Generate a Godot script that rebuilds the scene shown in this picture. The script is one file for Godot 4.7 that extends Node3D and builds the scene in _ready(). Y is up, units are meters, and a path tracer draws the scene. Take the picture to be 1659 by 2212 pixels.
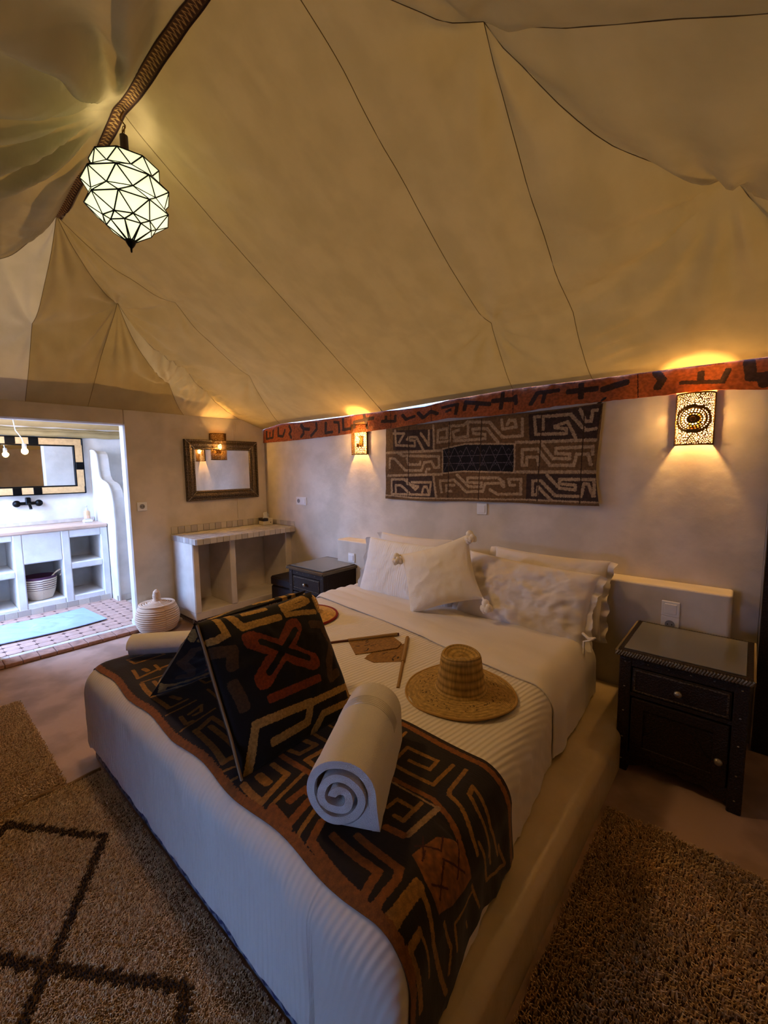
extends Node3D
# A tented bedroom with masonry bed, built stand by stand in metres; the camera stands at x = 0, z = 0.

var M := {}
var noise := FastNoiseLite.new()
var warp := FastNoiseLite.new()


class Geo:
	var v := PackedVector3Array()
	var uv := PackedVector2Array()
	var col := PackedColorArray()
	var ix := PackedInt32Array()
	var tint := Color.WHITE

	func vert(p: Vector3, t := Vector2.ZERO) -> int:
		v.append(p)
		uv.append(t)
		col.append(tint)
		return v.size() - 1

	func tri(a: int, b: int, c: int) -> void:
		ix.append(a)
		ix.append(b)
		ix.append(c)

	func flat3(a: Vector3, b: Vector3, c: Vector3) -> void:
		tri(vert(a), vert(b), vert(c))

	func quad(a: Vector3, b: Vector3, c: Vector3, d: Vector3) -> void:
		var i := vert(a, Vector2(0, 0))
		vert(b, Vector2(1, 0))
		vert(c, Vector2(1, 1))
		vert(d, Vector2(0, 1))
		tri(i, i + 1, i + 2)
		tri(i, i + 2, i + 3)

	func mesh() -> ArrayMesh:
		var n := PackedVector3Array()
		n.resize(v.size())
		for k in range(0, ix.size(), 3):
			var a := v[ix[k]]
			var w := (v[ix[k + 2]] - a).cross(v[ix[k + 1]] - a)
			n[ix[k]] += w
			n[ix[k + 1]] += w
			n[ix[k + 2]] += w
		for k in n.size():
			n[k] = n[k].normalized() if n[k].length_squared() > 1e-20 else Vector3.UP
		var arr := []
		arr.resize(Mesh.ARRAY_MAX)
		arr[Mesh.ARRAY_VERTEX] = v
		arr[Mesh.ARRAY_NORMAL] = n
		arr[Mesh.ARRAY_TEX_UV] = uv
		arr[Mesh.ARRAY_COLOR] = col
		arr[Mesh.ARRAY_INDEX] = ix
		var m := ArrayMesh.new()
		m.add_surface_from_arrays(Mesh.PRIMITIVE_TRIANGLES, arr)
		return m


# ---------------------------------------------------------------- shapes
func box(g: Geo, c: Vector3, s: Vector3, b := 0.0, xf := Transform3D()) -> void:
	var h := s / 2.0
	b = minf(b, minf(h.x, minf(h.y, h.z)) * 0.9)
	var f := func(p: Vector3) -> Vector3: return xf * (c + p)
	for ax in 3:
		var u := (ax + 1) % 3
		var w := (ax + 2) % 3
		for sg in [-1.0, 1.0]:
			var q := []
			for k in [[-1, -1], [-1, 1], [1, 1], [1, -1]]:
				var p := Vector3.ZERO
				p[ax] = h[ax] * sg
				p[u] = (h[u] - b) * k[0]
				p[w] = (h[w] - b) * k[1]
				q.append(f.call(p))
			if sg > 0:
				g.quad(q[0], q[1], q[2], q[3])
			else:
				g.quad(q[3], q[2], q[1], q[0])
	if b <= 0.0:
		return
	for ax in 3:
		var u := (ax + 1) % 3
		var w := (ax + 2) % 3
		for su in [-1.0, 1.0]:
			for sw in [-1.0, 1.0]:
				var q := []
				for k in [[-1.0, 0], [1.0, 0], [1.0, 1], [-1.0, 1]]:
					var p := Vector3.ZERO
					p[ax] = (h[ax] - b) * k[0]
					p[u] = (h[u] - (b if k[1] == 0 else 0.0)) * su
					p[w] = (h[w] - (0.0 if k[1] == 0 else b)) * sw
					q.append(f.call(p))
				if su * sw > 0:
					g.quad(q[0], q[1], q[2], q[3])
				else:
					g.quad(q[3], q[2], q[1], q[0])
	for sx in [-1.0, 1.0]:
		for sy in [-1.0, 1.0]:
			for sz in [-1.0, 1.0]:
				var a: Vector3 = f.call(Vector3(h.x * sx, (h.y - b) * sy, (h.z - b) * sz))
				var d: Vector3 = f.call(Vector3((h.x - b) * sx, h.y * sy, (h.z - b) * sz))
				var e: Vector3 = f.call(Vector3((h.x - b) * sx, (h.y - b) * sy, h.z * sz))
				if sx * sy * sz > 0:
					g.flat3(a, e, d)
				else:
					g.flat3(a, d, e)


func span(g: Geo, x0: float, x1: float, y0: float, y1: float, z0: float, z1: float, b := 0.0) -> void:
	box(g, Vector3((x0 + x1) / 2, (y0 + y1) / 2, (z0 + z1) / 2), Vector3(absf(x1 - x0), absf(y1 - y0), absf(z1 - z0)), b)


func lathe(g: Geo, prof: Array, n := 32, xf := Transform3D(), wob: Variant = null) -> void:
	var base := g.v.size()
	var m := prof.size()
	for i in n + 1:
		var a := TAU * i / n
		for j in m:
			var r: float = prof[j].x
			var y: float = prof[j].y
			if wob != null:
				var d: Vector2 = wob.call(a, r, y)
				r += d.x
				y += d.y
			g.vert(xf * Vector3(r * cos(a), y, r * sin(a)), Vector2(float(i) / n, float(j) / (m - 1)))
	for i in n:
		for j in m - 1:
			var p := base + i * m + j
			g.tri(p, p + m, p + 1)
			g.tri(p + 1, p + m, p + m + 1)


func tube(g: Geo, pts: Array, r: float, n := 8, taper := 1.0) -> void:
	var base := g.v.size()
	var m := pts.size()
	var side := Vector3.ZERO
	for i in m:
		var t: Vector3 = (pts[mini(i + 1, m - 1)] - pts[maxi(i - 1, 0)]).normalized()
		if side == Vector3.ZERO:
			side = t.cross(Vector3.UP if absf(t.y) < 0.9 else Vector3.RIGHT).normalized()
		side = (side - t * side.dot(t)).normalized()
		var up := side.cross(t)
		var rr := r * lerpf(1.0, taper, float(i) / maxi(m - 1, 1))
		for k in n:
			var a := TAU * k / n
			g.vert(pts[i] + (side * cos(a) + up * sin(a)) * rr, Vector2(float(k) / n, float(i) / m))
	for i in m - 1:
		for k in n:
			var p := base + i * n + k
			var q := base + i * n + (k + 1) % n
			g.tri(p, q, p + n)
			g.tri(q, q + n, p + n)
	for e in [0, m - 1]:
		var c := g.vert(pts[e])
		var ring := []
		for k in n:
			ring.append(g.vert(g.v[base + e * n + k]))
		for k in n:
			if e == 0:
				g.tri(c, ring[(k + 1) % n], ring[k])
			else:
				g.tri(c, ring[k], ring[(k + 1) % n])


func sheet(g: Geo, nu: int, nv: int, f: Callable, flip := false) -> void:
	var base := g.v.size()
	for j in nv + 1:
		for i in nu + 1:
			var u := float(i) / nu
			var w := float(j) / nv
			g.vert(f.call(u, w), Vector2(u, w))
	for j in nv:
		for i in nu:
			var p := base + j * (nu + 1) + i
			if flip:
				g.tri(p, p + nu + 1, p + 1)
				g.tri(p + 1, p + nu + 1, p + nu + 2)
			else:
				g.tri(p, p + 1, p + nu + 1)
				g.tri(p + 1, p + nu + 2, p + nu + 1)


# a cloth with thickness: f(u, w) gives the face, the back lies th behind it
func cloth(g: Geo, nu: int, nv: int, f: Callable, th: float) -> void:
	var e := 0.002
	var back := func(u: float, w: float) -> Vector3:
		var p: Vector3 = f.call(u, w)
		var a: Vector3 = f.call(minf(u + e, 1.0), w) - f.call(maxf(u - e, 0.0), w)
		var b: Vector3 = f.call(u, minf(w + e, 1.0)) - f.call(u, maxf(w - e, 0.0))
		return p - b.cross(a).normalized() * th
	sheet(g, nu, nv, f)
	sheet(g, nu, nv, back, true)
	sheet(g, nu, 1, func(u: float, w: float) -> Vector3: return f.call(u, 0.0) if w > 0.5 else back.call(u, 0.0))
	sheet(g, nu, 1, func(u: float, w: float) -> Vector3: return f.call(u, 1.0) if w < 0.5 else back.call(u, 1.0))
	sheet(g, 1, nv, func(u: float, w: float) -> Vector3: return f.call(0.0, w) if u > 0.5 else back.call(0.0, w))
	sheet(g, 1, nv, func(u: float, w: float) -> Vector3: return f.call(1.0, w) if u < 0.5 else back.call(1.0, w))


func prism(g: Geo, poly: PackedVector2Array, h: float, xf := Transform3D()) -> void:
	if Geometry2D.is_polygon_clockwise(poly):
		poly.reverse()
	var t := Geometry2D.triangulate_polygon(poly)
	for k in range(0, t.size(), 3):
		var a := poly[t[k]]
		var b := poly[t[k + 1]]
		var c := poly[t[k + 2]]
		g.flat3(xf * Vector3(a.x, a.y, h), xf * Vector3(c.x, c.y, h), xf * Vector3(b.x, b.y, h))
		g.flat3(xf * Vector3(a.x, a.y, 0), xf * Vector3(b.x, b.y, 0), xf * Vector3(c.x, c.y, 0))
	for k in poly.size():
		var a := poly[k]
		var b := poly[(k + 1) % poly.size()]
		g.quad(xf * Vector3(a.x, a.y, 0), xf * Vector3(a.x, a.y, h), xf * Vector3(b.x, b.y, h), xf * Vector3(b.x, b.y, 0))


func ball(g: Geo, c: Vector3, r: float, n := 16, squash := 1.0, lump := 0.0) -> void:
	var prof := []
	for j in n / 2 + 1:
		var a := PI * j / (n / 2)
		prof.append(Vector2(maxf(r * sin(a), 1e-5), -r * squash * cos(a)))
	var w: Variant = null
	if lump > 0.0:
		w = func(a: float, rr: float, y: float) -> Vector2: return Vector2(rr, y) * noise.get_noise_3d(cos(a) * rr * 400 + c.x * 900, y * 400, sin(a) * rr * 400 + c.z * 900) * lump
	lathe(g, prof, n, Transform3D(Basis(), c), w)


# ---------------------------------------------------------------- objects
func numbered(called: String, parent: Node) -> String:
	if not parent.has_node(NodePath(called)):
		return called
	var k := 1
	while parent.has_node(NodePath("%s_%03d" % [called, k])):
		k += 1
	return "%s_%03d" % [called, k]


func put(g: Variant, called: String, m: Material, parent: Node = null, at := Vector3.ZERO) -> MeshInstance3D:
	var o := MeshInstance3D.new()
	var p: Node = parent if parent else self
	o.name = numbered(called, p)
	o.mesh = g.mesh() if g is Geo else g
	o.material_override = m
	p.add_child(o, true)
	o.position = at
	return o


func tag(o: Node, label: String, category: String, group := "") -> Node:
	o.set_meta("label", label)
	o.set_meta("category", category)
	if group:
		o.set_meta("group", group)
	return o


func thing(called: String, label: String, category: String, at := Vector3.ZERO, turn := 0.0, group := "") -> Node3D:
	var o := Node3D.new()
	o.name = numbered(called, self)
	add_child(o, true)
	o.position = at
	o.rotation.y = turn
	tag(o, label, category, group)
	return o


func struct(o: Node) -> Node:
	o.set_meta("kind", "structure")
	return o


func twin(o: Node3D, label: String, at: Vector3, turn: float) -> Node3D:
	var c: Node3D = o.duplicate()
	c.name = numbered(str(o.name), self)
	add_child(c, true)
	c.position = at
	c.rotation.y = turn
	c.set_meta("label", label)
	return c


# ---------------------------------------------------------------- materials
func fresh(freq: float, oct := 4, kind := FastNoiseLite.TYPE_SIMPLEX_SMOOTH, seed_ := 1) -> FastNoiseLite:
	var n := FastNoiseLite.new()
	n.noise_type = kind
	n.frequency = freq
	n.fractal_octaves = oct
	n.seed = seed_
	return n


func speckle(n: FastNoiseLite, a: Color, b: Color, size := 512, lo := 0.25, hi := 0.75) -> NoiseTexture2D:
	var t := NoiseTexture2D.new()
	t.width = size
	t.height = size
	t.seamless = true
	t.noise = n
	var r := Gradient.new()
	r.offsets = PackedFloat32Array([lo, hi])
	r.colors = PackedColorArray([a, b])
	t.color_ramp = r
	return t


func surf(c: Color, rough: float, o := {}) -> StandardMaterial3D:
	var m := StandardMaterial3D.new()
	m.albedo_color = c
	m.roughness = rough
	m.metallic = o.get("metal", 0.0)
	m.metallic_specular = o.get("spec", 0.4)
	if o.has("tex"):
		m.albedo_texture = o.tex
	if o.has("bump"):
		m.heightmap_enabled = true
		m.heightmap_texture = o.bump
		m.heightmap_scale = o.get("depth", 0.1)
	if o.has("tri"):
		m.uv1_triplanar = true
		m.uv1_world_triplanar = o.get("world", true)
		m.uv1_scale = o.tri if o.tri is Vector3 else Vector3.ONE * o.tri
	elif o.has("uv"):
		m.uv1_scale = o.uv
	if o.has("back"):
		m.backlight_enabled = true
		m.backlight = o.back
	if o.has("rim"):
		m.rim_enabled = true
		m.rim = o.rim
		m.rim_tint = 0.6
	if o.has("glow"):
		m.emission_enabled = true
		m.emission = o.glow
		m.emission_energy_multiplier = o.get("power", 1.0)
	if o.get("tinted", false):
		m.vertex_color_use_as_albedo = true
	return m


# paint a polyline (numbers in mm: x, y, x, y ...) into an image with k pixels to the mm
func stroke(im: Image, pts: Array, width: float, c: Color, k: float, rag := 1.5) -> void:
	var h := width * 0.5
	for i in range(0, pts.size() - 2, 2):
		var a := Vector2(pts[i], pts[i + 1])
		var b := Vector2(pts[i + 2], pts[i + 3])
		var lo := (a.min(b) - Vector2.ONE * (h + rag)) * k
		var hi := (a.max(b) + Vector2.ONE * (h + rag)) * k
		var d := b - a
		var l2 := maxf(d.length_squared(), 1e-6)
		for y in range(maxi(0, int(lo.y)), mini(im.get_height() - 1, int(hi.y)) + 1):
			for x in range(maxi(0, int(lo.x)), mini(im.get_width() - 1, int(hi.x)) + 1):
				var p := Vector2(x, y) / k
				var t := clampf((p - a).dot(d) / l2, 0.0, 1.0)
				var q := p - a - d * t
				# square-ish ends and mitred corners, as cut cloth has
				var dist := lerpf(q.length(), maxf(absf(q.x), absf(q.y)), 0.45)
				if dist < h + noise.get_noise_2d(p.x * 9.0, p.y * 9.0) * rag:
					im.set_pixel(x, y, c * (0.92 + 0.16 * noise.get_noise_2d(p.x * 30.0, p.y * 30.0)))


func fill(im: Image, pts: Array, c: Color, k: float) -> void:
	var poly := PackedVector2Array()
	var lo := Vector2(1e9, 1e9)
	var hi := -lo
	for i in range(0, pts.size(), 2):
		var p := Vector2(pts[i], pts[i + 1])
		poly.append(p)
		lo = lo.min(p)
		hi = hi.max(p)
	for y in range(maxi(0, int(lo.y * k)), mini(im.get_height() - 1, int(hi.y * k)) + 1):
		for x in range(maxi(0, int(lo.x * k)), mini(im.get_width() - 1, int(hi.x * k)) + 1):
			if Geometry2D.is_point_in_polygon(Vector2(x, y) / k, poly):
				im.set_pixel(x, y, c * (0.9 + 0.2 * noise.get_noise_2d(x * 5.0, y * 5.0)))


func grain(im: Image, amount: float, sx := 3.0, sy := 3.0) -> void:
	for y in im.get_height():
		for x in im.get_width():
			var c := im.get_pixel(x, y)
			var s := 1.0 + amount * (noise.get_noise_2d(x * sx, y * sy) + 0.6 * noise.get_noise_2d(x * 0.35 + 500.0, y * 0.35))
			im.set_pixel(x, y, Color(c.r * s, c.g * s, c.b * s))


func tex(im: Image) -> ImageTexture:
	return ImageTexture.create_from_image(im)


func dist2(p: Vector2, a: Vector2, b: Vector2) -> float:
	var d := b - a
	return (p - a - d * clampf((p - a).dot(d) / d.length_squared(), 0.0, 1.0)).length()


func _ready() -> void:
	# ------------------------------------------------ camera, sky, sun, exposure
	var cam := Camera3D.new()
	cam.name = "camera"
	cam.fov = 100.354
	cam.near = 0.02
	add_child(cam, true)
	cam.position = Vector3(0, 1.45, 0)
	cam.rotation_order = EULER_ORDER_YXZ
	cam.rotation = Vector3(-0.101752, 0.715577, -0.01201)
	var we := WorldEnvironment.new()
	we.name = "surroundings"
	var en := Environment.new()
	en.background_mode = Environment.BG_SKY
	var ps := ProceduralSkyMaterial.new()
	ps.sky_top_color = Color(0.48, 0.67, 1.0)
	ps.sky_horizon_color = Color(0.58, 0.74, 1.0)
	ps.ground_horizon_color = Color(0.55, 0.66, 0.92)
	ps.ground_bottom_color = Color(0.50, 0.60, 0.84)
	var sky := Sky.new()
	sky.sky_material = ps
	en.sky = sky
	en.background_energy_multiplier = SKY
	en.tonemap_mode = Environment.TONE_MAPPER_LINEAR
	en.tonemap_exposure = 1.0
	en.sdfgi_enabled = true
	en.ssao_enabled = true
	en.ssil_enabled = true
	we.environment = en
	add_child(we, true)
	var sun := DirectionalLight3D.new()
	sun.name = "sun"
	sun.light_color = Color(1.0, 0.95, 0.86)
	sun.light_energy = SUN
	sun.light_angular_distance = 0.6
	sun.shadow_enabled = true
	add_child(sun, true)
	sun.look_at_from_position(Vector3.ZERO, Vector3(0.35, -0.65, 0.68))
	# daylight slanting in where the bathroom canvas is rolled back
	var day := AreaLight3D.new()
	day.name = "roof_daylight"
	day.light_color = Color(0.66, 0.77, 1.0)
	day.light_energy = DAY
	day.area_size = Vector2(0.6, 0.5)
	day.area_range = 14.0
	day.area_attenuation = 2.0
	day.shadow_enabled = true
	add_child(day, true)
	day.look_at_from_position(Vector3(-5.12, 2.02, 0.08), Vector3(-3.6, 0.2, -1.2))
	noise.noise_type = FastNoiseLite.TYPE_SIMPLEX_SMOOTH
	noise.frequency = 0.01
	noise.fractal_octaves = 2
	noise.seed = 7
	warp.noise_type = FastNoiseLite.TYPE_SIMPLEX_SMOOTH
	warp.frequency = 1.0
	warp.fractal_octaves = 3
	warp.seed = 11
	make_materials()
	room()
	bathroom_floor()
	tent()
	bed()
	runner()
	rugs()
	desk()
	vanity()
	bath_things()
	pendant()
	sconces()
	frieze()
	tapestry()
	mirror()
	nightstands()
	pillows()
	kuba_cushions()
	towels()
	hats()
	fans()
	baskets()
	small_things()


const DAY := 9.0
const SKY := 23.0
const SUN := 30.0


func make_materials() -> void:
	var fine := fresh(0.02, 5, FastNoiseLite.TYPE_SIMPLEX_SMOOTH, 3)
	var blot := fresh(0.006, 5, FastNoiseLite.TYPE_SIMPLEX_SMOOTH, 5)
	var weave := fresh(0.12, 2, FastNoiseLite.TYPE_SIMPLEX, 9)
	var t_blot := speckle(blot, Color(0.93, 0.93, 0.92), Color(1, 1, 1))
	var t_fine := speckle(fine, Color(0, 0, 0), Color(1, 1, 1), 512, 0.0, 1.0)
	var t_weave := speckle(weave, Color(0, 0, 0), Color(1, 1, 1), 256, 0.0, 1.0)
	var t_stain := speckle(fresh(0.008, 6, FastNoiseLite.TYPE_SIMPLEX_SMOOTH, 21), Color(0.84, 0.83, 0.82), Color(1, 1, 1), 512, 0.2, 0.65)
	M.plaster = surf(Color(0.83, 0.785, 0.72), 0.85, {"tex": t_blot, "bump": t_fine, "depth": 0.16, "tri": 0.9})
	M.hessian = surf(Color(0.34, 0.25, 0.17), 0.95, {"tex": t_blot, "bump": t_weave, "depth": 0.05, "tri": 2.0})
	M.lime = surf(Color(0.86, 0.85, 0.83), 0.8, {"tex": t_blot, "bump": t_fine, "depth": 0.16, "tri": 1.1})
	M.tadelakt = surf(Color(0.80, 0.71, 0.55), 0.36, {"tex": t_blot, "bump": t_fine, "depth": 0.25, "tri": 0.8, "spec": 0.5})
	M.concrete = surf(Color(0.70, 0.575, 0.50), 0.6, {"tex": t_stain, "bump": t_fine, "depth": 0.15, "tri": 0.7})
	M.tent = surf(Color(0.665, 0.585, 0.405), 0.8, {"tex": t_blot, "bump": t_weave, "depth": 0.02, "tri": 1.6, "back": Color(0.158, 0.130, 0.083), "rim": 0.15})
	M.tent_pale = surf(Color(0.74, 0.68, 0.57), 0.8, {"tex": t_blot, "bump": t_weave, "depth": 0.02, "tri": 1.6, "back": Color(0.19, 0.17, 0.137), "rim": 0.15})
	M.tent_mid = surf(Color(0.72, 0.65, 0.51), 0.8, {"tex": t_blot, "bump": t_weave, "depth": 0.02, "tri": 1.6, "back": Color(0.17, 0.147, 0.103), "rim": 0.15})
	M.seam = surf(Color(0.44, 0.35, 0.21), 0.9)
	M.linen = surf(Color(0.85, 0.815, 0.775), 0.8, {"bump": t_weave, "depth": 0.03, "tri": 5.0, "rim": 0.2})
	M.sheet = surf(Color(0.83, 0.79, 0.74), 0.8, {"bump": t_weave, "depth": 0.02, "tri": 4.0, "rim": 0.2})
	M.wool = surf(Color(0.90, 0.86, 0.78), 0.95, {"bump": t_weave, "depth": 0.12, "tri": 5.0, "rim": 0.35})
	M.terry = surf(Color(0.88, 0.85, 0.82), 0.98, {"bump": speckle(fresh(0.25, 2, FastNoiseLite.TYPE_SIMPLEX, 17), Color(0, 0, 0), Color(1, 1, 1), 256, 0.1, 0.9), "depth": 0.25, "tri": 7.0, "rim": 0.4})
	M.bathmat = surf(Color(0.60, 0.68, 0.84), 0.98, {"bump": t_weave, "depth": 0.12, "tri": 6.0, "rim": 0.3})
	M.black_metal = surf(Color(0.03, 0.03, 0.03), 0.35, {"metal": 0.6})
	M.emboss = surf(Color(0.46, 0.40, 0.33), 0.42, {"metal": 0.75, "tex": speckle(fresh(0.05, 3, FastNoiseLite.TYPE_CELLULAR, 4), Color(0.32, 0.30, 0.28), Color(1, 1, 1), 512, 0.15, 0.6), "bump": speckle(fresh(0.05, 2, FastNoiseLite.TYPE_CELLULAR, 4), Color(0, 0, 0), Color(1, 1, 1), 512, 0.0, 1.0), "depth": 0.3, "tri": 4.0})
	M.dark_wood = surf(Color(0.19, 0.13, 0.09), 0.5, {"metal": 0.3, "tex": speckle(fresh(0.06, 3, FastNoiseLite.TYPE_CELLULAR, 8), Color(0.5, 0.5, 0.5), Color(1, 1, 1), 512, 0.1, 0.6), "bump": speckle(fresh(0.06, 2, FastNoiseLite.TYPE_CELLULAR, 8), Color(0, 0, 0), Color(1, 1, 1), 512, 0.0, 1.0), "depth": 0.2, "tri": 4.5})
	M.silver = surf(Color(0.62, 0.59, 0.53), 0.32, {"metal": 0.9, "bump": speckle(fresh(0.09, 2, FastNoiseLite.TYPE_CELLULAR, 6), Color(0, 0, 0), Color(1, 1, 1), 256, 0.0, 1.0), "depth": 0.12, "tri": 6.0})
	M.old_silver = surf(Color(0.46, 0.41, 0.33), 0.4, {"metal": 0.8})
	M.leather = surf(Color(0.115, 0.085, 0.095), 0.55, {"bump": t_fine, "depth": 0.08, "tri": 6.0})
	M.looking_glass = surf(Color(0.93, 0.94, 0.94), 0.02, {"metal": 1.0, "spec": 0.5})
	M.top_glass = surf(Color(0.42, 0.41, 0.37), 0.12, {"spec": 0.7})
	M.white_plastic = surf(Color(0.88, 0.88, 0.88), 0.4)
	M.grey_plastic = surf(Color(0.55, 0.55, 0.57), 0.5)
	M.dark_hole = surf(Color(0.05, 0.05, 0.05), 0.8)
	M.brass = surf(Color(0.42, 0.30, 0.13), 0.35, {"metal": 0.9})
	M.bulb = surf(Color(1, 0.9, 0.7), 0.4, {"glow": Color(1.0, 0.80, 0.45), "power": 14.0})
	M.brick = surf(Color(0.66, 0.50, 0.42), 0.75, {"tex": t_stain, "bump": t_fine, "depth": 0.2, "tri": 3.0})
	M.terracotta = surf(Color(0.74, 0.60, 0.53), 0.6, {"tex": t_blot, "bump": t_fine, "depth": 0.1, "tri": 4.0})
	M.oxblood = surf(Color(0.30, 0.18, 0.17), 0.5)
	M.border_tile = surf(Color(0.80, 0.76, 0.72), 0.5, {"tex": t_blot, "tri": 3.0})
	M.grout = surf(Color(0.70, 0.64, 0.58), 0.9)
	for k in 4:
		M["zellige%d" % k] = surf([Color(0.72, 0.69, 0.64), Color(0.685, 0.65, 0.61), Color(0.75, 0.715, 0.665), Color(0.665, 0.635, 0.61)][k], 0.22, {"bump": t_fine, "depth": 0.1, "tri": 8.0, "spec": 0.5})
	M.palm = surf(Color(0.80, 0.68, 0.56), 0.85, {"bump": t_weave, "depth": 0.15, "tri": 7.0})
	M.palm_band = surf(Color(0.40, 0.29, 0.22), 0.85)
	M.purple = surf(Color(0.30, 0.17, 0.25), 0.8)
	M.raffia = surf(Color(0.83, 0.76, 0.66), 0.8, {"bump": t_weave, "depth": 0.15, "tri": 7.0})


func slabs(called: String, m: Material, parts: Array, b := 0.008) -> MeshInstance3D:
	var g := Geo.new()
	for p in parts:
		span(g, p[0], p[1], p[2], p[3], p[4], p[5], b)
	return struct(put(g, called, m))


func room() -> void:
	# inner faces: back z = -2.815, left x = -4.23, right x = 0.52, front z = 1.2
	slabs("floor", M.concrete, [[-4.34, 0.75, -0.12, 0.0, -3.05, 1.65]], 0.0)
	slabs("wall_back", M.plaster, [[-6.1, 0.75, -0.1, 2.06, -3.05, -2.815]])
	slabs("wall_left", M.plaster, [[-4.345, -4.23, 0.0, 2.0, -2.82, -1.38], [-4.345, -4.23, 1.855, 2.0, -1.39, -0.42], [-4.345, -4.23, 0.0, 2.0, -0.43, 1.25], [-4.345, -4.26, 1.98, 2.4, -2.9, 1.5]], 0.012)
	slabs("wall_right", M.plaster, [[0.52, 0.75, -0.1, 2.06, -3.0, 1.4]])
	# daylight comes in by a small low window in the thick wall behind the photographer
	slabs("wall_front", M.hessian, [[-4.3, -1.2, -0.1, 2.06, 1.2, 1.65], [-0.85, 0.7, -0.1, 2.06, 1.2, 1.65], [-1.25, -0.8, 1.0, 2.06, 1.2, 1.65], [-1.25, -0.8, -0.1, 0.15, 1.2, 1.65]])
	# bathroom: far face x = -5.85, end face z = -2.3; an outer doorway and an open stretch of roof, both out of the picture
	slabs("wall_bathroom_far", M.lime, [[-6.1, -5.85, -0.1, 1.95, -2.4, 1.1]])
	slabs("wall_bathroom_end", M.lime, [[-5.9, -4.30, -0.1, 2.35, -2.45, -2.3]])
	slabs("wall_bathroom_front", M.lime, [[-6.0, -5.8, -0.1, 2.35, 0.95, 1.15], [-4.45, -4.3, -0.1, 2.35, 0.95, 1.15], [-5.85, -4.4, 2.0, 2.35, 0.95, 1.15]])
	# small plinths at the foot of the door jamb
	slabs("trim_1", M.border_tile, [[-4.35, -4.222, 0.0, 0.075, -1.44, -1.372]], 0.004)
	# the electric conduit plastered in beside the mirror
	slabs("trim_2", M.plaster, [[-4.232, -4.224, 0.93, 1.95, -2.46, -2.44]], 0.003)


func bathroom_floor() -> void:
	var fl := get_node("floor")
	var g := Geo.new()
	span(g, -6.0, -4.15, -0.1, 0.02, -2.4, 1.4, 0.004)
	var bed_ := put(g, "bathroom_screed", M.grout, fl)
	# one octagon and one diamond mesh, shared by all
	var oct := PackedVector2Array()
	var p := 0.102
	var cut := 0.017
	var h := p / 2 - 0.0012
	for q in [[h - cut, -h], [h, -h + cut], [h, h - cut], [h - cut, h], [-h + cut, h], [-h, h - cut], [-h, -h + cut], [-h + cut, -h]]:
		oct.append(Vector2(q[0], q[1]))
	var go := Geo.new()
	prism(go, oct, 0.01)
	var om := go.mesh()
	var gd := Geo.new()
	prism(gd, PackedVector2Array([Vector2(cut - 0.002, 0), Vector2(0, cut - 0.002), Vector2(-cut + 0.002, 0), Vector2(0, -cut + 0.002)]), 0.0105)
	var dm := gd.mesh()
	for i in 11:
		for j in 16:
			var x := -4.385 - i * p
			var z := -1.55 + j * p
			if z > -1.43 or x < -4.36:
				var o := put(om, "tile", M.terracotta, bed_, Vector3(x, 0.02 + 0.0006 * ((i * 7 + j * 5) % 3), z))
				o.rotation.x = -PI / 2
				if j > 0 and i > 0:
					var d := put(dm, "tile", M.oxblood, bed_, Vector3(x + p / 2, 0.02, z - p / 2))
					d.rotation.x = -PI / 2
	var gb := Geo.new()
	box(gb, Vector3.ZERO, Vector3(0.135, 0.03, 0.102), 0.004)
	var bm := gb.mesh()
	var gs := Geo.new()
	box(gs, Vector3.ZERO, Vector3(0.056, 0.012, 0.15), 0.002)
	var sm := gs.mesh()
	for k in 10:
		put(bm, "brick", M.brick, bed_, Vector3(-4.195, 0.017 + 0.001 * (k % 2), -1.335 + k * 0.1055))
	for k in 7:
		put(sm, "tile", M.border_tile, bed_, Vector3(-4.295, 0.025, -1.32 + k * 0.1515))


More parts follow.
